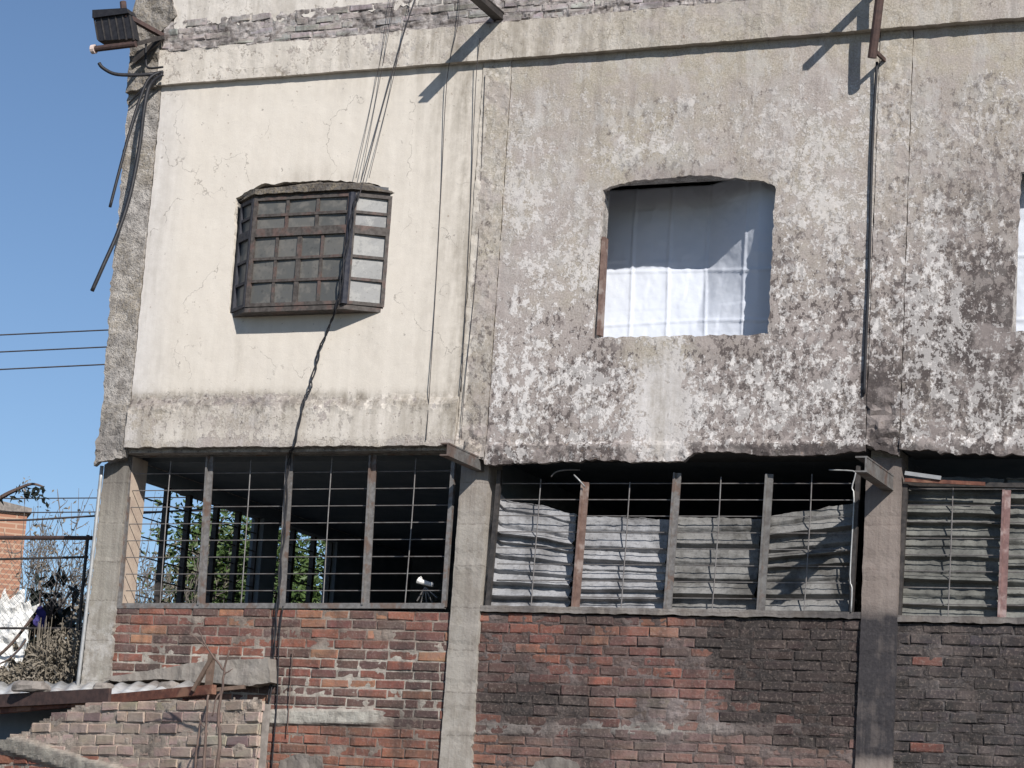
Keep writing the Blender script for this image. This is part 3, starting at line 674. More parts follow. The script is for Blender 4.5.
grille(((131, 456), (119, 607)), ((454, 462), (444, 607)), [((208, 456), (199, 605), 0), ((288, 454), (279, 605), .0), ((371, 455), (363, 605), .0)],
       [((171, 461), (160, 604)), ((251, 460), (241, 604)), ((332, 458), (323, 604)), ((416, 458), (405, 604))], 455, 9, lambda x, k: 455.5 + 16.9 * k + (x - 300) * (-.011 + .0013 * k), (M['greysteel'], [M['greysteel']]),
       ((131, 455), (454, 453)), ((118, 606), (445, 606)), (126, 450))
grille(((500, 470), (488, 607)), ((859, 466), (851, 614)), [((583, 482), (573, 607), .0), ((675, 473), (665, 610), .0), ((767, 474), (758, 612), 0)],
       [((541, 479), (531, 607)), ((630, 482), (621, 609)), ((721, 477), (712, 611)), ((812, 474), (804, 612))], 484, 8, lambda x, k: 483.5 + 16.3 * k + (x - 640) * (0 + .0016 * k), (M['darksteel'], [M['mullionrust'], M['greysteel'], M['beamsteel']]),
       None, ((487, 609), (852, 615)), (497, 857))
gx = [(1004, 490), (1001, 620), (1096, 490), (1094, 622), (1188, 491), (1187, 624)]
grille(((906, 484), (899, 617)), ((1285, 488), (1285, 626)), [((1004, 490), (999, 619), .0), ((1100, 491), (1096, 621), 0), ((1192, 491), (1190, 623), 0)],
       [((953, 488), (948, 617)), ((1050, 489), (1047, 619)), ((1146, 490), (1143, 621))], 488, 8, lambda x, k: 489 + 16.5 * k + (x - 960) * (.002 + .002 * k), (M['darksteel'], [M['rustpink']]),
       ((904, 484), (1285, 488)), ((898, 619), (1285, 628)), (903, 1285))
# ---- steel stubs sticking out at the column heads
def stub(px, py, y, L, name='steel_stub', parent=B, h=.105, wd=.075, mat=None):
    p = at(px, py, y); mb = MB()
    x1 = p.x; x0 = x1 - wd; z1 = p.z; z0 = z1 - h; t = .012
    mb.box(x0, x1 + .0, y - L, y + .05, z1 - t, z1).box(x0, x1, y - L, y + .05, z0, z0 + t).box(x1 - .016, x1 - .004, y - L, y + .05, z0 + t, z1 - t)
    return mb.build(name, mat or M['beamsteel'], parent)
stub(485, 459, YC, .72); stub(894, 475, YC, .8, h=.12, wd=.09)
stub(504, 12, -.06, .66, h=.07, wd=.09, mat=M['darksteel'])
# ---- bay window
ba = empty; by0 = .02
fx0, fx1 = W1[0][0] + .0, W1[1][0]                      # wall ends of the bay
bz0, bz1 = Zz(290, 306, -.15), Zz(300, 196, -.15)
PL = [(fx0 + .03, .02), (fx0 + .25, -.15), (fx1 - .29, -.15), (fx1 + .0, .02)]
BW = MB()
def prism(mb, P, z0, z1):
    i = len(mb.v); n = len(P)
    for z in (z0, z1): mb.v += [(p[0], p[1], z) for p in P]
    mb.f.append(tuple(i + k for k in range(n))); mb.f.append(tuple(i + n + k for k in range(n))[::-1])
    for k in range(n): mb.f.append((i + k, i + (k + 1) % n, i + n + (k + 1) % n, i + n + k))
    return mb
grow = lambda g: [(PL[0][0] - g, .3), (PL[0][0] - g, PL[0][1]), (PL[1][0] - g * .4, PL[1][1] - g), (PL[2][0] + g * .4, PL[2][1] - g), (PL[3][0] + g, PL[3][1]), (PL[3][0] + g, .3)]
prism(BW, grow(.012), bz0 - .045, bz0)
bay = BW.build('bay_window', M['framewood'], B)
prism(MB(), grow(.006), bz1, bz1 + .03).build('bay_head', M['framewood'], bay)
prism(MB(), grow(-.0), bz1 + .03, bz1 + .08).build('bay_top', M['soffit'], bay)
MB().box(PL[0][0], PL[3][0], .25, .28, bz0, bz1).build('bay_back', M['dark'], bay)
def facet(a, b, cols_up, cols_lo, glass, barmat, nm):
    a = Vector((*a, 0)); b = Vector((*b, 0)); d = (b - a); L = d.length; d.normalize(); n = Vector((d.y, -d.x, 0))
    def P(u, v, w_): return a + d * (u * L) + n * w_ + Vector((0, 0, bz0 + (bz1 - bz0) * v))
    mb = MB()
    def fb(u0, u1, v0, v1, w0, w1):
        i = len(mb.v)
        for w_ in (w1, w0):
            for u, v in ((u0, v0), (u1, v0), (u1, v1), (u0, v1)): mb.v.append(tuple(P(u, v, w_)))
        for q in ((0, 1, 2, 3), (7, 6, 5, 4), (0, 4, 5, 1), (1, 5, 6, 2), (2, 6, 7, 3), (3, 7, 4, 0)): mb.f.append(tuple(i + k for k in q))
    e = .035 / L; hz = bz1 - bz0; ev = .03 / hz; s = .014 / L; sv = .012 / hz
    fb(0, e, 0, 1, -.02, .022); fb(1 - e, 1, 0, 1, -.02, .022); fb(e, 1 - e, 0, ev, -.02, .02); fb(e, 1 - e, 1 - ev, 1, -.02, .02)
    tr = .635; fb(e, 1 - e, tr, tr + .075, -.02, .024)
    for k in range(1, cols_up): u = e + (1 - 2 * e) * k / cols_up; fb(u - s, u + s, tr + .075, 1 - ev, -.015, .012)
    for k in range(1, cols_lo):
        u = e + (1 - 2 * e) * k / cols_lo; q = s * (1.5 if k == cols_lo // 2 else .9); fb(u - q, u + q, ev, tr, -.015, .012)
    v = tr + .075 + (1 - ev - tr - .075) * .47; fb(e, 1 - e, v - sv, v + sv, -.012, .016)
    for k in (1, 2): v = ev + (tr - ev) * k / 3; fb(e, 1 - e, v - sv, v + sv, -.012, .016)
    mb.build(nm, barmat, bay)
    g = MB(); 
    g.a = {'pane': []}
    def pan(u0, u1, v0, v1):
        i = len(g.v); g.a['pane'] += [R()] * 4; t = U(-.006, .006); t2 = U(-.006, .006)
        for u, v, q in ((u0, v0, t), (u1, v0, -t), (u1, v1, t2), (u0, v1, -t2)): g.v.append(tuple(P(u, v, -.004 + q)))
        g.f.append((i, i + 1, i + 2, i + 3))
    for k in range(cols_up):
        for r in (0, 1):
            v0 = tr + .075; dv = (1 - ev - v0) / 2; pan(e + (1 - 2 * e) * k / cols_up, e + (1 - 2 * e) * (k + 1) / cols_up, v0 + r * dv, v0 + (r + 1) * dv)
    for k in range(cols_lo):
        for r in range(3):
            dv = (tr - ev) / 3; pan(e + (1 - 2 * e) * k / cols_lo, e + (1 - 2 * e) * (k + 1) / cols_lo, ev + r * dv, ev + (r + 1) * dv)
    g.build('window_pane', glass, bay)
facet(PL[0], PL[1], 1, 1, M['glassdark'], M['frameblue'], 'left_sash')  # shade of the left sash is put into its dark blue frame colour
facet(PL[1], PL[2], 3, 4, M['glassdark'], M['framewood'], 'front_sash')
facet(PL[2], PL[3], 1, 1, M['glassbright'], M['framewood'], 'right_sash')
MB().tube([(PL[2][0], PL[2][1] - .012, bz0), (PL[2][0], PL[2][1] - .012, bz1)], .03, 8).build('corner_post', M['frameblue'], bay)
# ragged mortar cap over the bay
cp = MB(); N = 46; A0 = dict(soot=[], ochre=[])
for k in range(N + 1):
    t = k / N; x = PL[0][0] - .03 + (PL[3][0] - PL[0][0] + .06) * t
    pr = max(0, min((x - PL[0][0] + .03) / .25, (PL[3][0] + .03 - x) / .30, 1)); yf = .0 - .20 * pr
    top = bz1 + .035 + .075 * min(1, pr * 1.3) + .05 * max(0, 1 - abs(t - .52) / .45) + .018 * fbm(x * 9, 1, 1) + .018 * fbm(x * 30, 1, 1); bot = bz1 + .028 - .006 * pr + .008 * fbm(x * 14, 2, 1)
    for (y, z) in ((.1, bot), (yf, bot), (yf + .012 + .02 * fbm(x * 12, 5, 1), (bot + top) / 2), (.0, top), (.1, top)):
        cp.v.append((x, y, z)); A0['soot'].append(.8); A0['ochre'].append(.9)
for k in range(N):
    for q in range(5):
        a = k * 5 + q; b = k * 5 + (q + 1) % 5; cp.f.append((a, a + 5, b + 5, b))
cp.f.append((0, 1, 2, 3, 4)); cp.f.append(tuple(N * 5 + q for q in (4, 3, 2, 1, 0)))
cp.a = A0; cp.build('bay_cap', M['rough'], bay)
# window 2 timber jamb, lit part only: cut off at the shadow line
MB().bar(at(600, 336, .06), at(605, 238, .06), .03, .08).build('window_jamb', M['mullionrust'], B)

# ================================================================== SHEETS IN THE UPPER WINDOWS
def bedsheet(h, creX, creZ, label, billow):
    mb = MB(); nx, nz = 150, 110; x0, x1, z0, z1 = h[0] - .40, h[1] + .03, h[2] - .01, h[3] + .10
    for k in range(nz + 1):
        for i in range(nx + 1):
            x = x0 + (x1 - x0) * i / nx; z = z0 + (z1 - z0) * k / nz
            u = (x - h[0]) / (h[1] - h[0]); v = (z - h[2]) / (h[3] - h[2])
            y = .35 + billow(u, v) + .006 * fbm(x * 4, z * 4, 2) + .004 * fbm(x * 12 + z * 4, z * 9, 7)
            q = y - .36
            for c in creX: y -= .012 * exp(-((x - c + .38 * q - .006 * sin(v * 5 + c)) / .010) ** 2)
            for c in creZ: y -= .012 * exp(-((z - c - .33 * q - .010 * sin(u * 4 + c * 9)) / .010) ** 2)
            y += .007 * fbm(int(u * 4.3 + .3) * 3.3 + x * 2.0, int(v * 3 + .2) * 5.1 + z * 2.0, 4)
            mb.v.append((x, y, z))
    for k in range(nz):
        for i in range(nx):
            a = k * (nx + 1) + i; mb.f.append((a, a + 1, a + nx + 2, a + nx + 1))
    o = mb.build('bed_sheet', M['sheet'], None, True)
    sol = o.modifiers.new('thickness', 'SOLIDIFY'); sol.thickness = .003; sol.offset = -1
    return tag(o, label, 'sheet')
def shadow_bil2(u, v):  # sheet depth shaped so the window head's shadow edge falls in place
    k = max(0, min(1, (v + .02) / .57)); t = max(0, min(1, (u - .50) / .37))
    return k * (.27 * (1 - t) - .115 * t) + .012 * sin(u * 7) * (1 - k)
bedsheet(h2, [X(p, 300, .36) for p in (631, 668, 706, 743)], [Zz(680, 272, .36), Zz(680, 323, .36)], 'white creased bed sheet covering the whole square window left of the black drain pipe', shadow_bil2)
bedsheet(h3, [h3[0] + .3, h3[0] + .7, h3[0] + 1.1], [h3[2] + .2, h3[2] + .7], 'white bed sheet in the upper window cut off by the right edge', lambda u, v: .03 * sin(u * 3) - .1)

# ================================================================== RIBBED CLOTHS BEHIND THE GRILLES
def ribbed(pTL, pTR, pBL, pBR, mat, label, seed, y=.27, amp=.06, top_dip=None):
    rs = random.Random(seed); tl, tr, bl, br = (at(*p, y) for p in (pTL, pTR, pBL, pBR))
    H = (tl.z + tr.z) / 2 - bl.z; edges = [0.]
    while edges[-1] < H: edges.append(edges[-1] + rs.uniform(.06, .15))
    amps = [rs.choice((.35, .7, 1.0, 1.5)) for _ in edges]
    mb = MB(); nx = 40; nz = 220
    for k in range(nz + 1):
        for i in range(nx + 1):
            u, v = i / nx, k / nz
            p = bl.lerp(br, u).lerp(tl.lerp(tr, u) + Vector((0, 0, top_dip(u) if top_dip else 0)), v)
            zz = v * H + .007 * fbm(u * 2.2 + seed, v * 3, seed, 3) + .008 * (u - .5) * sin(seed + v * 7)
            yy = 0
            for q in range(len(edges) - 1):
                if edges[q] <= zz < edges[q + 1]:
                    t = (zz - edges[q]) / (edges[q + 1] - edges[q]); yy = -amp * amps[q] * (min(1, t / .26) ** .8) * (1 - .85 * max(0, (t - .26) / .74) ** .9); break
            yy += .008 * fbm(u * 9, v * 12, seed) + .02 * abs(u - .5) * 0
            mb.v.append((p.x, y + yy, p.z + .01 * fbm(u * 8, seed, 0) * (v > .95)))
    for k in range(nz):
        for i in range(nx):
            a = k * (nx + 1) + i; mb.f.append((a, a + 1, a + nx + 2, a + nx + 1))
    o = mb.build('ribbed_cloth', mat, None, True)
    s_ = o.modifiers.new('thickness', 'SOLIDIFY'); s_.thickness = .004; s_.offset = -1
    return tag(o, label, 'curtain', 'ribbed cloths hung behind the window bars')
YD = .24
ribbed((499, 500), (577, 511), (489, 610), (571, 611), M['clothpale'], 'pale ribbed cloth with sagging top, in first pane right of the pale concrete column', 3, top_dip=lambda u: .05 * ss(.12, 0, u) - .03 * ss(.6, .9, u))
ribbed((581, 516), (670, 520), (572, 611), (664, 613), M['clothpale'], 'pale ribbed cloth right of the rusty brown mullion', 4)
ribbed((672, 517), (762, 519), (666, 613), (756, 615), M['clothgrey'], 'dirty grey ribbed cloth left of the pane crossed by the diagonal beam shadow', 5)
ribbed((764, 517), (858, 503), (758, 615), (851, 617), M['clothgrey'], 'grey ribbed cloth crossed by a diagonal beam shadow', 6)
ribbed((905, 476), (1005, 479), (898, 619), (998, 622), M['clothdark'], 'sooty green-grey ribbed cloth filling the pane right of the dark brown column', 7)
ribbed((1007, 479), (1101, 481), (1000, 622), (1096, 625), M['clothdark'], 'sooty ribbed cloth right of the pinkish mullion at the right edge', 9)

# ================================================================== WIRES, PIPES, BRACKETS ON THE FACADE
def cable(name, pts, r, mat, label, cat, group=None, n=6, sm=5):
    o = MB().tube(smoothpath(pts, sm), r, n).build(name, mat, None, True); return tag(o, label, cat, group)
FW = lambda L, y=-.008: [at(a, b, y if len(c) == 0 else c[0]) for a, b, *c in L]
G4 = 'thin wires fanning down to the bay window'
cable('wire', FW([(402, -72, -.07), (391, -6, -.10), (386, 32, -.11), (371, 105, -.02), (356, 178, -.13)]), .0026, M['wire'], 'thin dark wire, leftmost of the four running down to the bay window top', 'wire', G4)
cable('wire', FW([(407, -72, -.07), (396, -6, -.10), (389, 32, -.11), (375, 105, -.02), (361, 180, -.14)]), .0026, M['wire'], 'thin dark wire, second from left of the four running down to the bay window top', 'wire', G4)
cable('wire', FW([(438, -72, -.07), (417, -6, -.12), (405, 30, -.13), (383, 105, -.04), (363, 182, -.15), (358, 200, -.2)]), .0045, M['wire'], 'thickest dark wire of the four running down to the bay window top', 'wire', G4)
cable('wire', FW([(430, -72, -.07), (412, -6, -.10), (402, 40, -.12), (387, 105, -.02), (369, 178, -.12)]), .0026, M['wire'], 'thin dark wire, rightmost of the four running down to the bay window top', 'wire', G4)
cable('wire', FW([(464, -72, -.07), (460, -4, -.09), (457, 28, -.1), (447, 80, -.05), (441, 192), (435, 300), (429, 398, -.04), (426, 440, -.06)]), .0034, M['wire'], 'thin dark wire hanging straight down the cream wall right of the bay window', 'wire')
cable('wire', FW([(480, 38, -.1), (476, 80, -.05), (471, 192), (466, 300), (461, 392, -.04)]), .0034, M['wire'], 'dark wire running just left of the plastered pilaster joint', 'wire')
cable('wire', FW([(485, 75, -.02), (482, 150), (477, 260), (465, 384, -.03), (461, 440, -.06)]), .003, M['wire'], 'dark wire lying along the plastered pilaster joint', 'wire')
def bundle(L, nm, label):
    base = smoothpath(FW(L), 8); mb = MB()
    for k in range(2):
        pts = [p + Vector((.012 * sin(i * .9 + k * 2.4) + .006 * fbm(i * .5, k, 0), .008 * cos(i * .7 + k * 2), 0)) for i, p in enumerate(base)]
        mb.tube(pts, .0065, 6)
    return tag(mb.build(nm, M['black'], None, True), label, 'cable')
bundle([(358, 192, -.2), (348, 240, -.2), (338, 300, -.2), (331, 322, -.1), (319, 352, -.03), (311, 384, -.03), (303, 405, -.06), (294, 446, -.07), (289, 460, .1), (283, 540, .1), (277, 610, .08), (273, 660, .09), (268, 715, .08), (262, 775, .08)], 'cable_bundle', 'twisted black cable pair running from the bay window down over bars and bricks')
cable('cable', FW([(283, 606, .1), (279, 640, .1), (277, 700, .1), (271, 775, .1)]), .006, M['black'], 'single black cable beside the twisted pair on the bricks', 'cable')
cable('cable', FW([(293, 650, .1), (290, 690, .1), (287, 735, .1)]), .0045, M['twig'], 'thin dry vine hanging on the bricks beside the cables', 'vine')
cable('drain_pipe', FW([(877, 62, -.05), (873, 130, -.022), (871, 190, -.022), (869, 270, -.02), (866, 340, -.02), (864, 394, -.02)]), .0115, M['black'], 'slim black drain pipe down the stained wall', 'pipe', n=8)
# conduit on the corner
cable('conduit', [at(102, 466, .07), at(91, 570, .06), at(77, 692, .05)], .017, M['pvc'], 'silver conduit pipe running down the left corner column', 'pipe', n=10)
cable('bent_rod', FW([(829, 470, .1), (853, 471, .1), (855, 476, .1), (852, 488, .1), (854, 500, .1), (850, 575, .1), (852, 588, .1), (851, 612, .1)]), .006, M['pvc'], 'pale bent rod beside the dark brown column', 'rod', sm=3)
cable('bent_rod', FW([(574, 475, .08), (579, 480, .06), (585, 487, .1)]), .007, M['pvc'], 'short pale bent rod end at the top of the rusty brown mullion', 'rod', sm=3)
cable('bent_rod', FW([(551, 477, .1), (556, 472, .1), (566, 470, .12), (580, 470, .16)]), .006, M['rodsteel'], 'grey curled rod end under the burnt wall edge', 'rod', sm=3)
tag(MB().bar(at(905, 473, .08), at(941, 478, .08), .03, .012).build('flat_bar', M['pvc']), 'loose pale flat bar above the dark right-hand window', 'bar')
tag(MB().bar(at(905, 480, .10), at(985, 484, .10), .028, .02).build('flat_bar', M['rust']), 'rusty flat bar under the loose pale bar of the right-hand window', 'bar')
# pole bracket at the top right
pb = empty('pole_bracket', at(880, -10, -.1), 'rusty steel pole bracket hanging over the cornice above the drain pipe', 'bracket')
MB().tube([at(883, -30, -.30), at(877, 20, -.25), at(872, 58, -.20)], .036, 10).build('pole', M['rustdark'], pb)
p0 = at(884, -14, -.05); MB().bar(p0, p0 + Vector((0, -.62, 0)), .05, .05).build('arm', M['darksteel'], pb)
p1 = at(876, 52, -.2); MB().bar(p1, p1 + Vector((.02, .2, .0)), .02, .03).build('stay', M['rustdark'], pb)
# ---- floodlight
fl = empty('floodlight', at(150, 38, -.1), 'black floodlight on a rusty bracket at the top left corner', 'lamp')
yf = -.45
def quadbox(mb, pts, y0, y1):
    i = len(mb.v)
    for y in (y0, y1): mb.v += [tuple(at(*p, yf) + Vector((0, y, 0))) for p in pts]
    for q in ((0, 1, 2, 3), (7, 6, 5, 4), (0, 4, 5, 1), (1, 5, 6, 2), (2, 6, 7, 3), (3, 7, 4, 0)): mb.f.append(tuple(i + k for k in q))
    return mb
quadbox(MB(), [(98, 41), (134, 38), (129, 12), (95, 16)], 0, .10).build('lamp_housing', M['black'], fl)
fin = MB()
for k in range(6):
    a = k / 5; x0 = 98 + 36 * a; quadbox(fin, [(x0 - .6, 40), (x0 + .6, 40), (x0 - 3.6, 15), (x0 - 4.8, 15)], -.008, .001)
fin.build('cooling_fins', M['darksteel'], fl)
quadbox(MB(), [(94, 19), (130, 14), (128, 9), (94, 11)], -.03, .12).build('lamp_hood', M['black'], fl)
MB().tube([at(95, 49, yf + .03), at(136, 44, yf + .03)], .028, 10).build('lower_tube', M['rustdark'], fl)
MB().tube([at(92, 49.5, yf + .03), at(95.5, 49, yf + .03)], .042, 12).build('end_cap', M['paleplastic'], fl)
MB().tube([at(123, 2, yf), at(124, 14, yf)], .03, 8).build('upright_stub', M['rustdark'], fl)
MB().bar(at(125, 15, yf), at(163, 36, -.1), .04, .04).build('bracket_arm', M['rustdark'], fl)
MB().bar(at(136, 44, yf + .05), at(163, 37, -.1), .035, .035).bar(at(163, 37, -.12), at(134, 62, -.09), .05, .03).build('bracket_stay', M['darksteel'], fl)
cable('cable', [at(99, 63, -.5), at(103, 68, -.48), at(115, 74, -.4), at(135, 75, -.25), at(152, 74, -.12), at(163, 72, -.1)], .017, M['black'], 'short black cable end curling out below the floodlight', 'cable')
cable('cable', [at(160, 72, -.12), at(148, 80, -.2), at(138, 105, -.25), at(128, 138, -.32), at(119, 172, -.4), at(110, 207, -.45)], .014, M['black'], 'black cable hanging free in the sky, shorter of the two below the floodlight', 'cable', 'cut cables hanging from the corner')
cable('cable', [at(163, 74, -.12), at(150, 85, -.16), at(144, 110, -.2), at(139, 150, -.22), at(130, 195, -.3), at(118, 232, -.4), at(104, 264, -.5), at(92, 291, -.55)], .018, M['black'], 'thick black cable sweeping down across the corner, longest below the floodlight', 'cable', 'cut cables hanging from the corner')
cable('cable', [at(162, 73, -.1), at(148, 84, -.1), at(136, 96, -.09), at(129, 103, -.07)], .008, M['black'], 'thin short black cable bent back around the corner plaster', 'cable')
cable('cable', FW([(146, 42, -.12), (146, 62, -.12), (149, 68, -.12), (163, 67, -.12)]), .010, M['black'], 'black cable loop lying against the corner block', 'cable')

# ================================================================== small fixture inside the left lower window
fx = empty('fixture', at(425, 600, .5), 'small white angled device with thin splayed legs inside the dark barred window', 'device')
q = lambda a, b, y=.5: at(a, b, y)
MB().tube([q(419, 580), q(422, 582), q(433, 585)], [.036, .022, .018], 10).build('shade', M['whitefilm'], fx)
lg = MB()
for e_ in ((417, 601), (421, 603), (427, 606), (433, 604), (437, 598)): lg.tube([q(425, 587), q(*e_)], .006, 5)
lg.build('legs', M['rodsteel'], fx)

# ================================================================== SHED IN FRONT OF THE CORNER
SR = at(259, 730, -1.62); ang = radians(22); sd = Vector((-cos(ang), sin(ang), 0)); sn = Vector((-sin(ang), -cos(ang), 0))
shed = empty('shed', SR.copy(), 'low brick shed with corrugated roof in front of the left corner', 'shed')
shed.location.z = 0
def TS(x, y, z): b_ = SR - sd * 0; return Vector((SR.x, SR.y, 0)) - sd * x - sn * y + Vector((0, 0, z))   # x grows to the right, from -L to 0
def sxz(px, py): 
    p = atp(px, py, SR, sn); v = p - SR; return -v.dot(sd), p.z
LS = 4.2
topP = [sxz(-60, 742), sxz(12, 738), sxz(40, 720), sxz(78, 704), sxz(120, 703), sxz(200, 699), sxz(258, 697)]
def stop(x):
    for a, b in zip(topP, topP[1:]):
        if a[0] <= x <= b[0]: return a[1] + (b[1] - a[1]) * (x - a[0]) / (b[0] - a[0])
    return topP[0][1] if x < topP[0][0] else topP[-1][1]
def shcol(px, py, x, z, r):
    c = lerp((.58, .44, .36), (.42, .32, .265), r.random())
    if r.random() < .25: c = lerp((.42, .345, .26), (.46, .385, .31), r.random())
    if r.random() < .10: c = (.28, .20, .18)
    if py > 752 + .1 * px and px < 90: c = lerp(ORG, RED, r.random())
    return c
def band(px, py):
    a = 737 + (px - 15) * .30; return ss(a - 3, a + 3, py) * ss(a + 21, a + 15, py)
def shm(px, py, x, z): return lerp(lerp((.44, .36, .29), (.56, .47, .39), .5 + fbm(x * 4, z * 6, 1)), (.36, .33, .28), band(px, py))
sb = bricks(-LS, 0, 1.9, stop(0) + .15, shcol, 0, .25, .09, .014, 31, .006, .008, skip=lambda x, z: z > stop(x) - .02, T=TS)
swall = sb.build('shed_wall', M['palebrick'], shed)
def exs(x, z):
    p = TS(x, 0, z); px, py = proj(p); return -.035 * band(px, py) 
mortar(-LS, .0, 1.9, topP[-1][1] + .0, .006, shm, .014, .018, 9, T=TS, extra=exs, cut=lambda x, z: z > stop(x) - .01 + .02 * fbm(x * 8, 1, 1)).build('mortar', M['mortar'], swall)
bk = MB()
for k in range(10):
    x0 = -LS + LS * k / 10; x1 = -LS + LS * (k + 1) / 10; i = len(bk.v); t0 = min(stop(x0), stop(x1)) - .04
    for z in (0, t0):
        for x, y in ((x0, .05), (x1 - (.03 if k == 9 else .002), .05), (x1 - (.03 if k == 9 else .002), .12), (x0, .12)): bk.v.append(tuple(TS(x, y, z)))
    for q_ in ((0, 3, 2, 1), (4, 5, 6, 7), (0, 1, 5, 4), (1, 2, 6, 5), (2, 3, 7, 6), (3, 0, 4, 7)): bk.f.append(tuple(i + k_ for k_ in q_))
bk.build('wall_backing', M['block'], shed)
MB().box(at(-62, 700, .25).x, at(76, 700, .25).x, .25, .29, 0, at(30, 697, .25).z).build('dark_backing', M['dark'], shed)  # added backing, its dark colour stands in for shade under the shed roof
# corrugated roof: sheet sloping down towards the street
rf = MB(); NX = 150
ra, rb = at(-60, 700, .2), at(178, 694, -.80)
ta, tb = at(-60, 684, .5), at(200, 683, -.12)
for k in range(NX + 1):
    t = k / NX; o_ = .013 * sin(t * 2 * pi * 17)
    for (a, b) in ((ra, rb), (ta, tb)): p = a.lerp(b, t); rf.v.append((p.x, p.y, p.z + o_ + .01))
for k in range(NX): a = k * 2; rf.f.append((a, a + 2, a + 3, a + 1))
ro = rf.build('roof', M['galv'], shed, True); s_ = ro.modifiers.new('thickness', 'SOLIDIFY'); s_.thickness = .004
MB().bar(at(-60, 715, .12), at(214, 689.5, -1.0), .075, .05).build('roof_beam', M['rust'], shed)
MB().bar(at(-60, 704, .05), at(110, 695, -.66), .11, .03).build('fascia_board', M['rustdark'], shed)
MB().bar(at(212, 654, -.9), at(208, 692, -.95), .05, .04).bar(at(213, 656, -.93), at(193, 691, -.97), .03, .03).build('roof_strut', M['wood'], shed)
MB().bar(at(205, 691, -.9), at(245, 687, -.8), .03, .06).build('loose_plank', M['wood'], shed)
# cement flashing on the brick
fp = [(102, 678), (128, 674), (160, 669), (190, 663), (215, 660), (268, 658), (270, 682), (250, 686), (225, 684), (200, 682), (160, 679), (120, 682)]
skin('cement_flashing', ragged([(X(a, b, -.02), Zz(a, b, -.02)) for a, b in fp], .008, .03, 40)[::1], [], lambda x, z: -.02 + .02 * fbm(x * 5, z * 5) , lambda px, py, x, z: dict(soot=.25, ochre=.22, wash=.1), M['concrete'], B, .03, .2)
for (a, b, wd, h, lab) in ((15, 690, .32, .09, 'grey cement lump at the left end of the corrugated roof'), (160, 691, .20, .085, 'grey cement block on the corrugated roof near the wooden strut'), (96, 691, .16, .075, 'small pale cement lump at the foot of the corner column')):
    p = at(a, b, -.3); mb = MB(); n = 10
    for k in range(5):
        zz = p.z - .01 + h * k / 4; sh = (1, 1.05, 1, .9, .7)[k]
        for q_ in range(n):
            a_ = 2 * pi * q_ / n; ex = lambda c: abs(c) ** .6 * (1 if c > 0 else -1)
            mb.v.append((p.x + wd / 2 + ex(cos(a_)) * wd / 2 * sh * U(.9, 1.1), p.y + ex(sin(a_)) * .1 * sh * U(.9, 1.1), zz + U(-.006, .006)))
    for k in range(4):
        for q_ in range(n): mb.f.append((k * n + q_, k * n + (q_ + 1) % n, (k + 1) * n + (q_ + 1) % n, (k + 1) * n + q_))
    mb.f.append(tuple(4 * n + q_ for q_ in range(n))); mb.f.append(tuple(q_ for q_ in range(n))[::-1])
    tag(mb.build('cement_lump', M['block']), lab, 'block')
# bare plants in front of the shed
def plant(stems, label):
    pl = MB()
    for pts, r0, r1 in stems:
        P = smoothpath([at(a, b, y) for a, b, y in pts], 5); n = len(P); P = [p + Vector((U(-.004, .004), 0, U(-.004, .004))) for p in P]
        pl.tube(P, [r0 + (r1 - r0) * k / (n - 1) for k in range(n)], 6)
    g_ = at(stems[0][0][0][0], 1150, stems[0][0][0][2]); base = Vector(at(stems[0][0][0][0], stems[0][0][0][1], stems[0][0][0][2]))
    pl.tube([Vector((base.x, base.y, 0)), base], [stems[0][1] * 1.3, stems[0][1]], 6)
    return tag(pl.build('bare_plant', M['twig'], None, True), label, 'plant')
yp = -1.8
plant([([(216, 780, yp), (220, 740, yp), (218, 715, yp), (222, 690, yp), (224, 672, yp), (229, 650, yp)], .016, .007), ([(224, 670, yp), (212, 655, yp), (203, 640, yp), (198, 628, yp)], .009, .004), ([(225, 674, yp), (229, 671, yp), (233, 669, yp)], .006, .003), ([(205, 646, yp), (196, 638, yp), (189, 634, yp)], .005, .003), ([(222, 690, yp), (216, 700, yp - .02), (212, 716, yp - .03)], .008, .005)], 'forked bare stem reaching above the shed roof beside the wooden strut')
plant([([(203, 780, yp), (205, 750, yp), (206, 725, yp), (208, 695, yp)], .014, .008), ([(206, 728, yp), (201, 723, yp), (199, 715, yp)], .006, .003)], 'straight dark bare stem against the shed bricks left of the forked stem')
plant([([(194, 780, yp), (196, 755, yp), (199, 732, yp), (200, 722, yp)], .011, .006)], 'short bare stem on the shed bricks, lowest of the three')

# ================================================================== WIRES OF THE STREET
def lw(p, q_, y0, y1, r, label):
    a, b = at(*p, y0), at(*q_, y1); d = b - a
    pts = [a - d * 14 + Vector((0, 0, .6))] + [a.lerp(b, t) for t in (0, .25, .5, .75, 1)] + [b + d * 2.5]
    return tag(MB().tube(pts, r, 5).build('power_line', M['wire']), label, 'power line', 'power lines crossing the sky at the left')
lw((0, 335), (108, 330), 9, 9.3, .010, 'thin power line, topmost of three crossing the blue sky')
lw((0, 352), (106, 347), 9, 9.3, .010, 'thin power line, middle of three crossing the blue sky')
lw((0, 369.5), (104, 364.5), 9, 9.3, .010, 'thin power line, lowest of three crossing the blue sky')
lw((10, 498.5), (92, 498), 9, 9.2, .008, 'faint power line just above the orange brick house roof')
lw((30, 512.5), (92, 512), 9, 9.2, .008, 'faint power line level with the orange brick house parapet')
lw((28, 520), (94, 516), 6, 6.2, .012, 'dark power line above the fence rail')

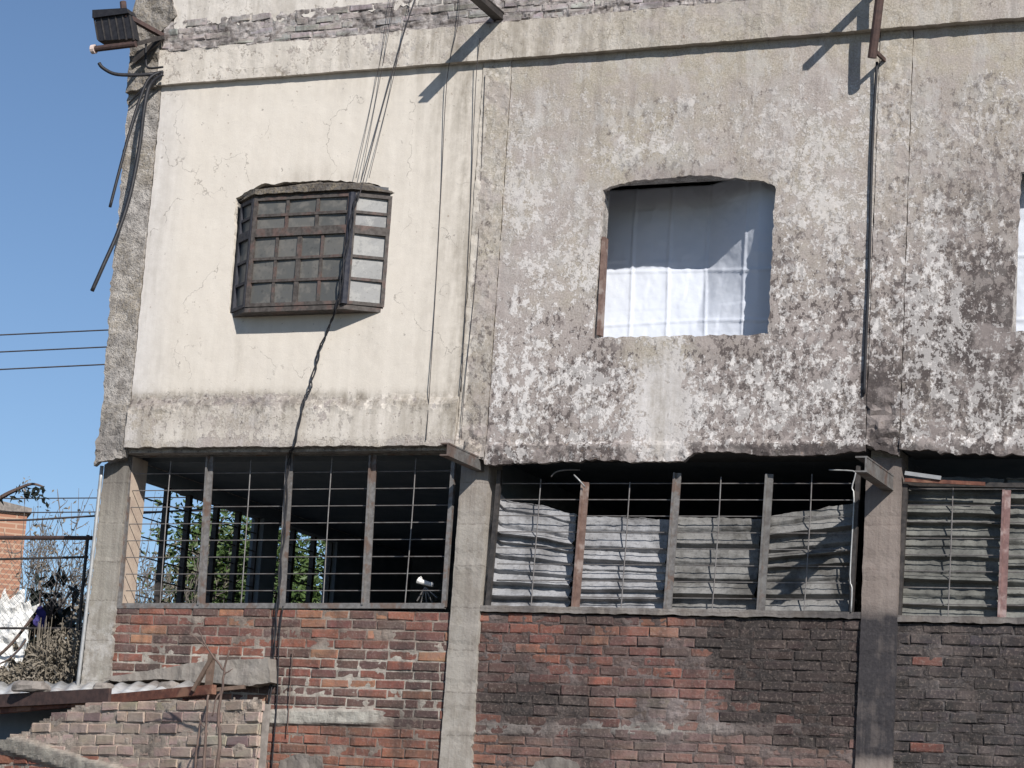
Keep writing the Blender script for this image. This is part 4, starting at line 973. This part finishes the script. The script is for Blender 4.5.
# ================================================================== BEHIND THE CORNER
# far brick house
hy = 26; hp = at(28, 508, hy); hz = hp.z
dv = ray(28, 508); dv.z = 0; dv.normalize(); dv = Matrix.Rotation(radians(5), 3, 'Z') @ dv; lv = Vector((-dv.y, dv.x, 0))
if lv.x > 0: lv = -lv
hs = empty('brick_house', (hp.x - 3, hy + 3, 0), 'far orange brick house with a flat parapet behind the fence', 'house')
def hbox(u0, u1, d0, d1, z0, z1, dz=0):
    mb = MB(); o_ = Vector((hp.x, hy, 0))
    for z, k in ((z0, 0), (z1, 1)):
        for u, d_ in ((u0, d0), (u1, d0), (u1, d1), (u0, d1)):
            p = o_ + lv * u + dv * d_; mb.v.append((p.x, p.y, z + k * dz * u))
    mb.f = [(0, 1, 2, 3), (7, 6, 5, 4), (4, 5, 1, 0), (5, 6, 2, 1), (6, 7, 3, 2), (7, 4, 0, 3)]
    return mb
hbox(0, 7, 0, 6, 0, hz - .12, .14).build('wall', M['orangebrick'], hs)
hbox(-.08, 7, -.1, 6.1, hz - .12, hz, .14).build('parapet', M['block'], hs)
hbox(.62, 1.3, -.04, .05, at(5, 533, hy).z - .25, at(5, 533, hy).z + .25).build('window', M['darksteel'], hs)
# chain-link fence
fy = .75; fe = empty('chain_link_fence', at(-60, 700, fy), 'rusty chain-link fence with a top rail left of the building corner', 'fence'); fe.location.z = 0
fl0, fl1 = at(-70, 537.5, fy), at(92, 538, fy)
MB().tube([fl0, fl1], .020, 8).build('top_rail', M['rustdark'], fe)
MB().tube([at(-70, 561, fy), at(88, 557, fy)], .011, 6).build('tension_wire', M['darksteel'], fe)
MB().tube([at(-70, 628, fy), at(82, 628.5, fy)], .011, 6).build('tension_wire', M['darksteel'], fe)
for px in (-62, 88):
    p = at(px, 535, fy); MB().tube([(p.x, p.y, 0), (p.x, p.y, p.z)], .016, 8).build('post', M['darksteel'], fe)
ml = MB(); zt = min(fl0.z, fl1.z) - .02; zb = at(40, 606, fy).z; s = .07; xa, xb = fl0.x, fl1.x; Hm = zt - zb; k = xa - Hm
while k < xb:
    for sg in (1, -1):
        a = Vector((k, fy, zb)) if sg > 0 else Vector((k + Hm, fy, zb)); b = Vector((k + Hm, fy, zt)) if sg > 0 else Vector((k, fy, zt))
        def clip(t): return a.lerp(b, t)
        ts = [0, 1]
        dx = b.x - a.x
        for lim, lo in ((xa, True), (xb, False)):
            t = (lim - a.x) / dx
            if (dx > 0) == lo: ts[0] = max(ts[0], t)
            else: ts[1] = min(ts[1], t)
        if ts[1] > ts[0] + .01: ml.tube([clip(ts[0]), clip(ts[1])], .0014, 4, False)
    k += s
ml.build('wire_mesh', M['rodsteel'], fe)

# ---- trees
def grow(mb, tips, p, d, L, r, lvl, spread, up, rs):
    pts = [p]; q_ = p.copy(); dd = d.copy(); n = 4
    for k in range(n):
        dd = (dd + Vector((rs.uniform(-1, 1), rs.uniform(-1, 1), rs.uniform(-1, 1))) * .16 + Vector((0, 0, up * .08))).normalized(); q_ = q_ + dd * L / n; pts.append(q_.copy())
    mb.tube(pts, [r * (1 - .5 * k / n) for k in range(n + 1)], 5 if lvl > 1 else 3, False)
    if lvl <= 1: tips.extend(pts[1:])
    if lvl == 0: return
    for k in range(3 if lvl > 1 else 4):
        t = rs.uniform(.35, 1); b = pts[0].lerp(pts[-1], 0) if False else pts[min(n, max(1, int(t * n + .5)))]
        v = Vector((rs.uniform(-1, 1), rs.uniform(-1, 1), rs.uniform(-.5, 1))).normalized()
        grow(mb, tips, b, (dd * (1 - spread) + v * spread).normalized(), L * rs.uniform(.55, .78), max(.011, r * .58), lvl - 1, spread, up, rs)
def tree(px, py, y, h_crown, label, seed, leaves, leafmat, size, lvl=4, spread=.6, r=.12, wide=1.0, wid=.45, jitter=.25, base_frac=.35):
    rs = random.Random(seed); top = at(px, py, y); H = top.z; base = Vector((top.x, y, 0))
    t = empty('tree', base, label, 'tree')
    mb = MB(); tips = []; bh = H * base_frac
    pts = [base + Vector((rs.uniform(-.05, .05) * k, rs.uniform(-.05, .05) * k, bh * k / 4)) for k in range(5)]
    mb.tube(pts, [r * (1.2 - .1 * k) for k in range(5)], 7, False)
    for k in range(4):
        a = 2 * pi * k / 4 + rs.uniform(-.5, .5)
        grow(mb, tips, pts[-1], Vector((cos(a) * .55, sin(a) * .55, 1)).normalized(), (H - bh) * .45, r * .6, lvl - 1, spread, 1, rs)
    zm = max(v.z for v in tips); f_ = (H - bh) / (zm - bh)
    wf = wide * max(.4, .55 + (f_ - 1) * .2)
    fit = lambda v: Vector((base.x + (v[0] - base.x) * wf, base.y + (v[1] - base.y) * wf, v[2] if v[2] < bh else bh + (v[2] - bh) * f_))
    mb.v = [tuple(fit(v)) for v in mb.v]; tips = [fit(v) for v in tips]
    mb.build('trunk', M['bark'], t)
    if leaves:
        lf = MB()
        for k in range(leaves):
            c = tips[int(rs.random() * len(tips))]; o_ = Vector((rs.gauss(0, 1), rs.gauss(0, 1), rs.gauss(0, 1))) * jitter
            lf.leaf(c + o_, Vector((rs.uniform(-1, 1), rs.uniform(-1, 1), rs.uniform(-1, .4))), size * rs.uniform(.7, 1.3), wid)
        lf.build('crown', leafmat, t)
    return t
tree(72, 484, 15, 3, 'bare pale tree with sparse leaves behind the fence beside the corner', 4, 900, M['leafdry'], .08, 5, .62, .10, jitter=.06)
tree(45, 530, 15, 3, 'low bare thicket tree behind the fence, nearest the orange house', 9, 900, M['leafdry'], .07, 5, .7, .10, jitter=.08)
tree(150, 496, 15, 3, 'thin bare tree seen through the left panes of the barred window', 5, 700, M['leafdry'], .07, 5, .62, .10, jitter=.08)
tree(186, 500, 16, 3, 'sparse grey-green tree seen through the middle of the side window', 15, 650, M['leafpale'], .10, 5, .65, .11, jitter=.12)
tree(243, 514, 17, 3, 'dense green tree seen through the right end of the side window', 6, 15000, M['leafgreen'], .13, 4, .75, .16, jitter=.32, base_frac=.3, wide=.62)
tree(300, 535, 17, 3, 'green tree seen through the back of the dark barred room', 16, 11000, M['leafgreen'], .13, 4, .75, .16, jitter=.34, base_frac=.3, wide=.55)
# dark shrub with big leaves and the leafy branch
rs = random.Random(2)
sp = at(48, 690, 1.6); sh = empty('shrub', (sp.x, 1.6, 0), 'dark big-leaved shrub just behind the fence', 'shrub'); st_ = MB(); lf = MB()
for k in range(20):
    e_ = at(rs.gauss(50, 11), rs.uniform(585, 636), rs.uniform(1.3, 2.0)); b = Vector((sp.x + rs.uniform(-.1, .1), 1.6, 0)); mid = (b * .2 + e_ * .8) + Vector((0, 0, .0))
    st_.tube(smoothpath([b, mid, e_], 4), [.012 - .001 * q_ for q_ in range(9)], 5, False)
    for j in range(11):
        c = mid.lerp(e_, rs.uniform(.3, 1.05)) + Vector((rs.gauss(0, .05), rs.gauss(0, .05), rs.gauss(0, .05))); lf.leaf(c, Vector((rs.uniform(-1, 1), rs.uniform(-.6, .6), rs.uniform(-1, .3))), rs.uniform(.10, .19), .5)
for (a, b) in ((36, 570), (52, 573), (60, 566), (64, 570), (76, 585), (72, 592)):
    c = at(a, b, 1.5); lf.leaf(c, Vector((.1, 0, -1)), .17, .45); st_.tube([c, at(50, 620, 1.6)], .006, 4, False)
st_.build('stems', M['twig'], sh); lf.build('foliage', M['leafdark'], sh)
# leafy branch from a tree standing outside the left edge
bt = at(-70, 520, 1.2); tb_ = empty('tree', (bt.x, 1.2, 0), 'tree outside the left edge whose dark leafy branch reaches over the brick house', 'tree')
tm = MB(); tm.tube([(bt.x, 1.2, 0), (bt.x + .02, 1.2, bt.z * .6), bt], [.09, .07, .035], 7, False)
brp = smoothpath([bt, at(-20, 512, 1.1), at(2, 497, 1.0), at(18, 489, 1.0), at(32, 484, 1.0), at(44, 487, 1.0)], 5)
tm.tube(brp, [.03 * (1 - .85 * k / (len(brp) - 1)) + .003 for k in range(len(brp))], 6, False); tm.build('trunk', M['twig'], tb_)
lf = MB()
for (a, b) in ((17, 484), (24, 488), (28, 489), (31, 492), (33, 496), (36, 488), (38, 493), (40, 486), (42, 495), (45, 488), (43, 497), (35, 484), (22, 490), (17, 497), (8, 497), (2, 496), (44, 502), (39, 490), (30, 495), (26, 494)):
    c = at(a, b, 1.0)
    for _ in range(2): lf.leaf(c + Vector((U(-.02, .02), U(-.03, .03), U(-.02, .02))), Vector((U(-.6, .8), U(-.5, .5), U(-1, .1))), U(.06, .11), .45)
lf.build('crown', M['leafdark'], tb_)
# torn white sheet caught in the bushes
ws = MB(); tw = [(2, 600), (6, 588), (10, 600), (18, 592), (24, 588), (25, 604), (30, 600), (31, 607), (39, 603), (31, 615), (27, 624), (28, 640), (24, 655), (20, 668), (15, 660), (10, 655), (8, 672), (3, 665), (-14, 690), (-30, 670), (-30, 590), (-10, 580), (-3, 592)]
ys = 1.0
wp = ragged([(X(a, b, ys), Zz(a, b, ys)) for a, b in tw], .006, .03, 50)
area = sum(wp[i][0] * wp[(i + 1) % len(wp)][1] - wp[(i + 1) % len(wp)][0] * wp[i][1] for i in range(len(wp)))
if area < 0: wp = wp[::-1]
hole = [(X(a, b, ys), Zz(a, b, ys)) for a, b in ((11, 645), (16, 641), (18, 648), (13, 652))]
o = skin('torn_sheet', wp, [hole], lambda x, z: ys + .06 * fbm(x * 4, z * 4, 2) + .02 * fbm(x * 11, z * 11, 5), None, M['whitefilm'], None, .025, .006)
tag(o, 'torn white plastic sheet with spiky edges at the left edge below the orange house', 'plastic sheet')
cable('fallen_branch', [at(-30, 680, .8), at(5, 650, .8), at(18, 636, .8), at(32, 618, .8)], .014, M['twig'], 'dark bare branch leaning across the torn white sheet', 'branch')
cable('fallen_branch', [at(-30, 672, .8), at(4, 662, .8), at(20, 648, .8), at(26, 640, .8)], .008, M['twig'], 'thin curved twig across the lower part of the torn white sheet', 'branch')
vb = skin('violet_rag', ragged([(X(a, b, 1.4), Zz(a, b, 1.4)) for a, b in ((35, 628), (44, 627), (46, 612), (42, 606), (37, 607))], .012, .03, 60), [], lambda x, z: 1.4 + .06 * fbm(x * 9, z * 9, 3), None, M['violet'], None, .03, .008)
tag(vb, 'small violet rag caught in the dark shrub beside the torn white sheet', 'rag')
# dry brush bank behind
bz = MB()
for k in range(6500):
    a = rs.uniform(-20, 100); top = 640 + 16 * fbm(a * .09, 3, 0) + 34 * ss(44, 16, a); b = top - 14 * rs.random() ** 3 + (740 - top) * rs.random() ** 1.1; y = rs.uniform(.32, .7)
    c = at(a, b, y); bz.leaf(c, Vector((rs.uniform(-1, 1), rs.uniform(-1, 1), rs.uniform(-.6, 1))), rs.uniform(.025, .08), .4)
for k in range(160):
    a = rs.uniform(30, 100); c = at(a, rs.uniform(615, 700), rs.uniform(.35, .7)); bz.tube([Vector((c.x + rs.uniform(-.2, .2), c.y + .05, 0)), c], [.008, .003], 4, False)
o = bz.build('dry_brush', M['leafdry']); o['kind'] = 'stuff'
hd = MB()
for k in range(9000):
    a = rs.uniform(-90, 110); top = 606 + 26 * fbm(a * .04, 9, 0); b = top + (800 - top) * rs.random() ** 1.1
    hd.leaf(at(a, b, rs.uniform(7, 8.5)), Vector((rs.uniform(-1, 1), rs.uniform(-1, 1), rs.uniform(-1, .6))), rs.uniform(.06, .14), .5)
for k in range(60):
    c = at(rs.uniform(-90, 110), rs.uniform(610, 680), rs.uniform(7, 8.5)); hd.tube([Vector((c.x + rs.uniform(-.3, .3), c.y, 0)), c], [.03, .008], 4, False)
tag(hd.build('hedge', M['leafdry']), 'dry brownish hedge behind the fence and the dark shrub', 'hedge')
gr = MB(); gr.v = [(-900, -300, 0), (900, -300, 0), (900, 1500, 0), (-900, 1500, 0)]; gr.f = [(0, 1, 2, 3)]
g_ = gr.build('ground', M['ground']); g_['kind'] = 'structure'
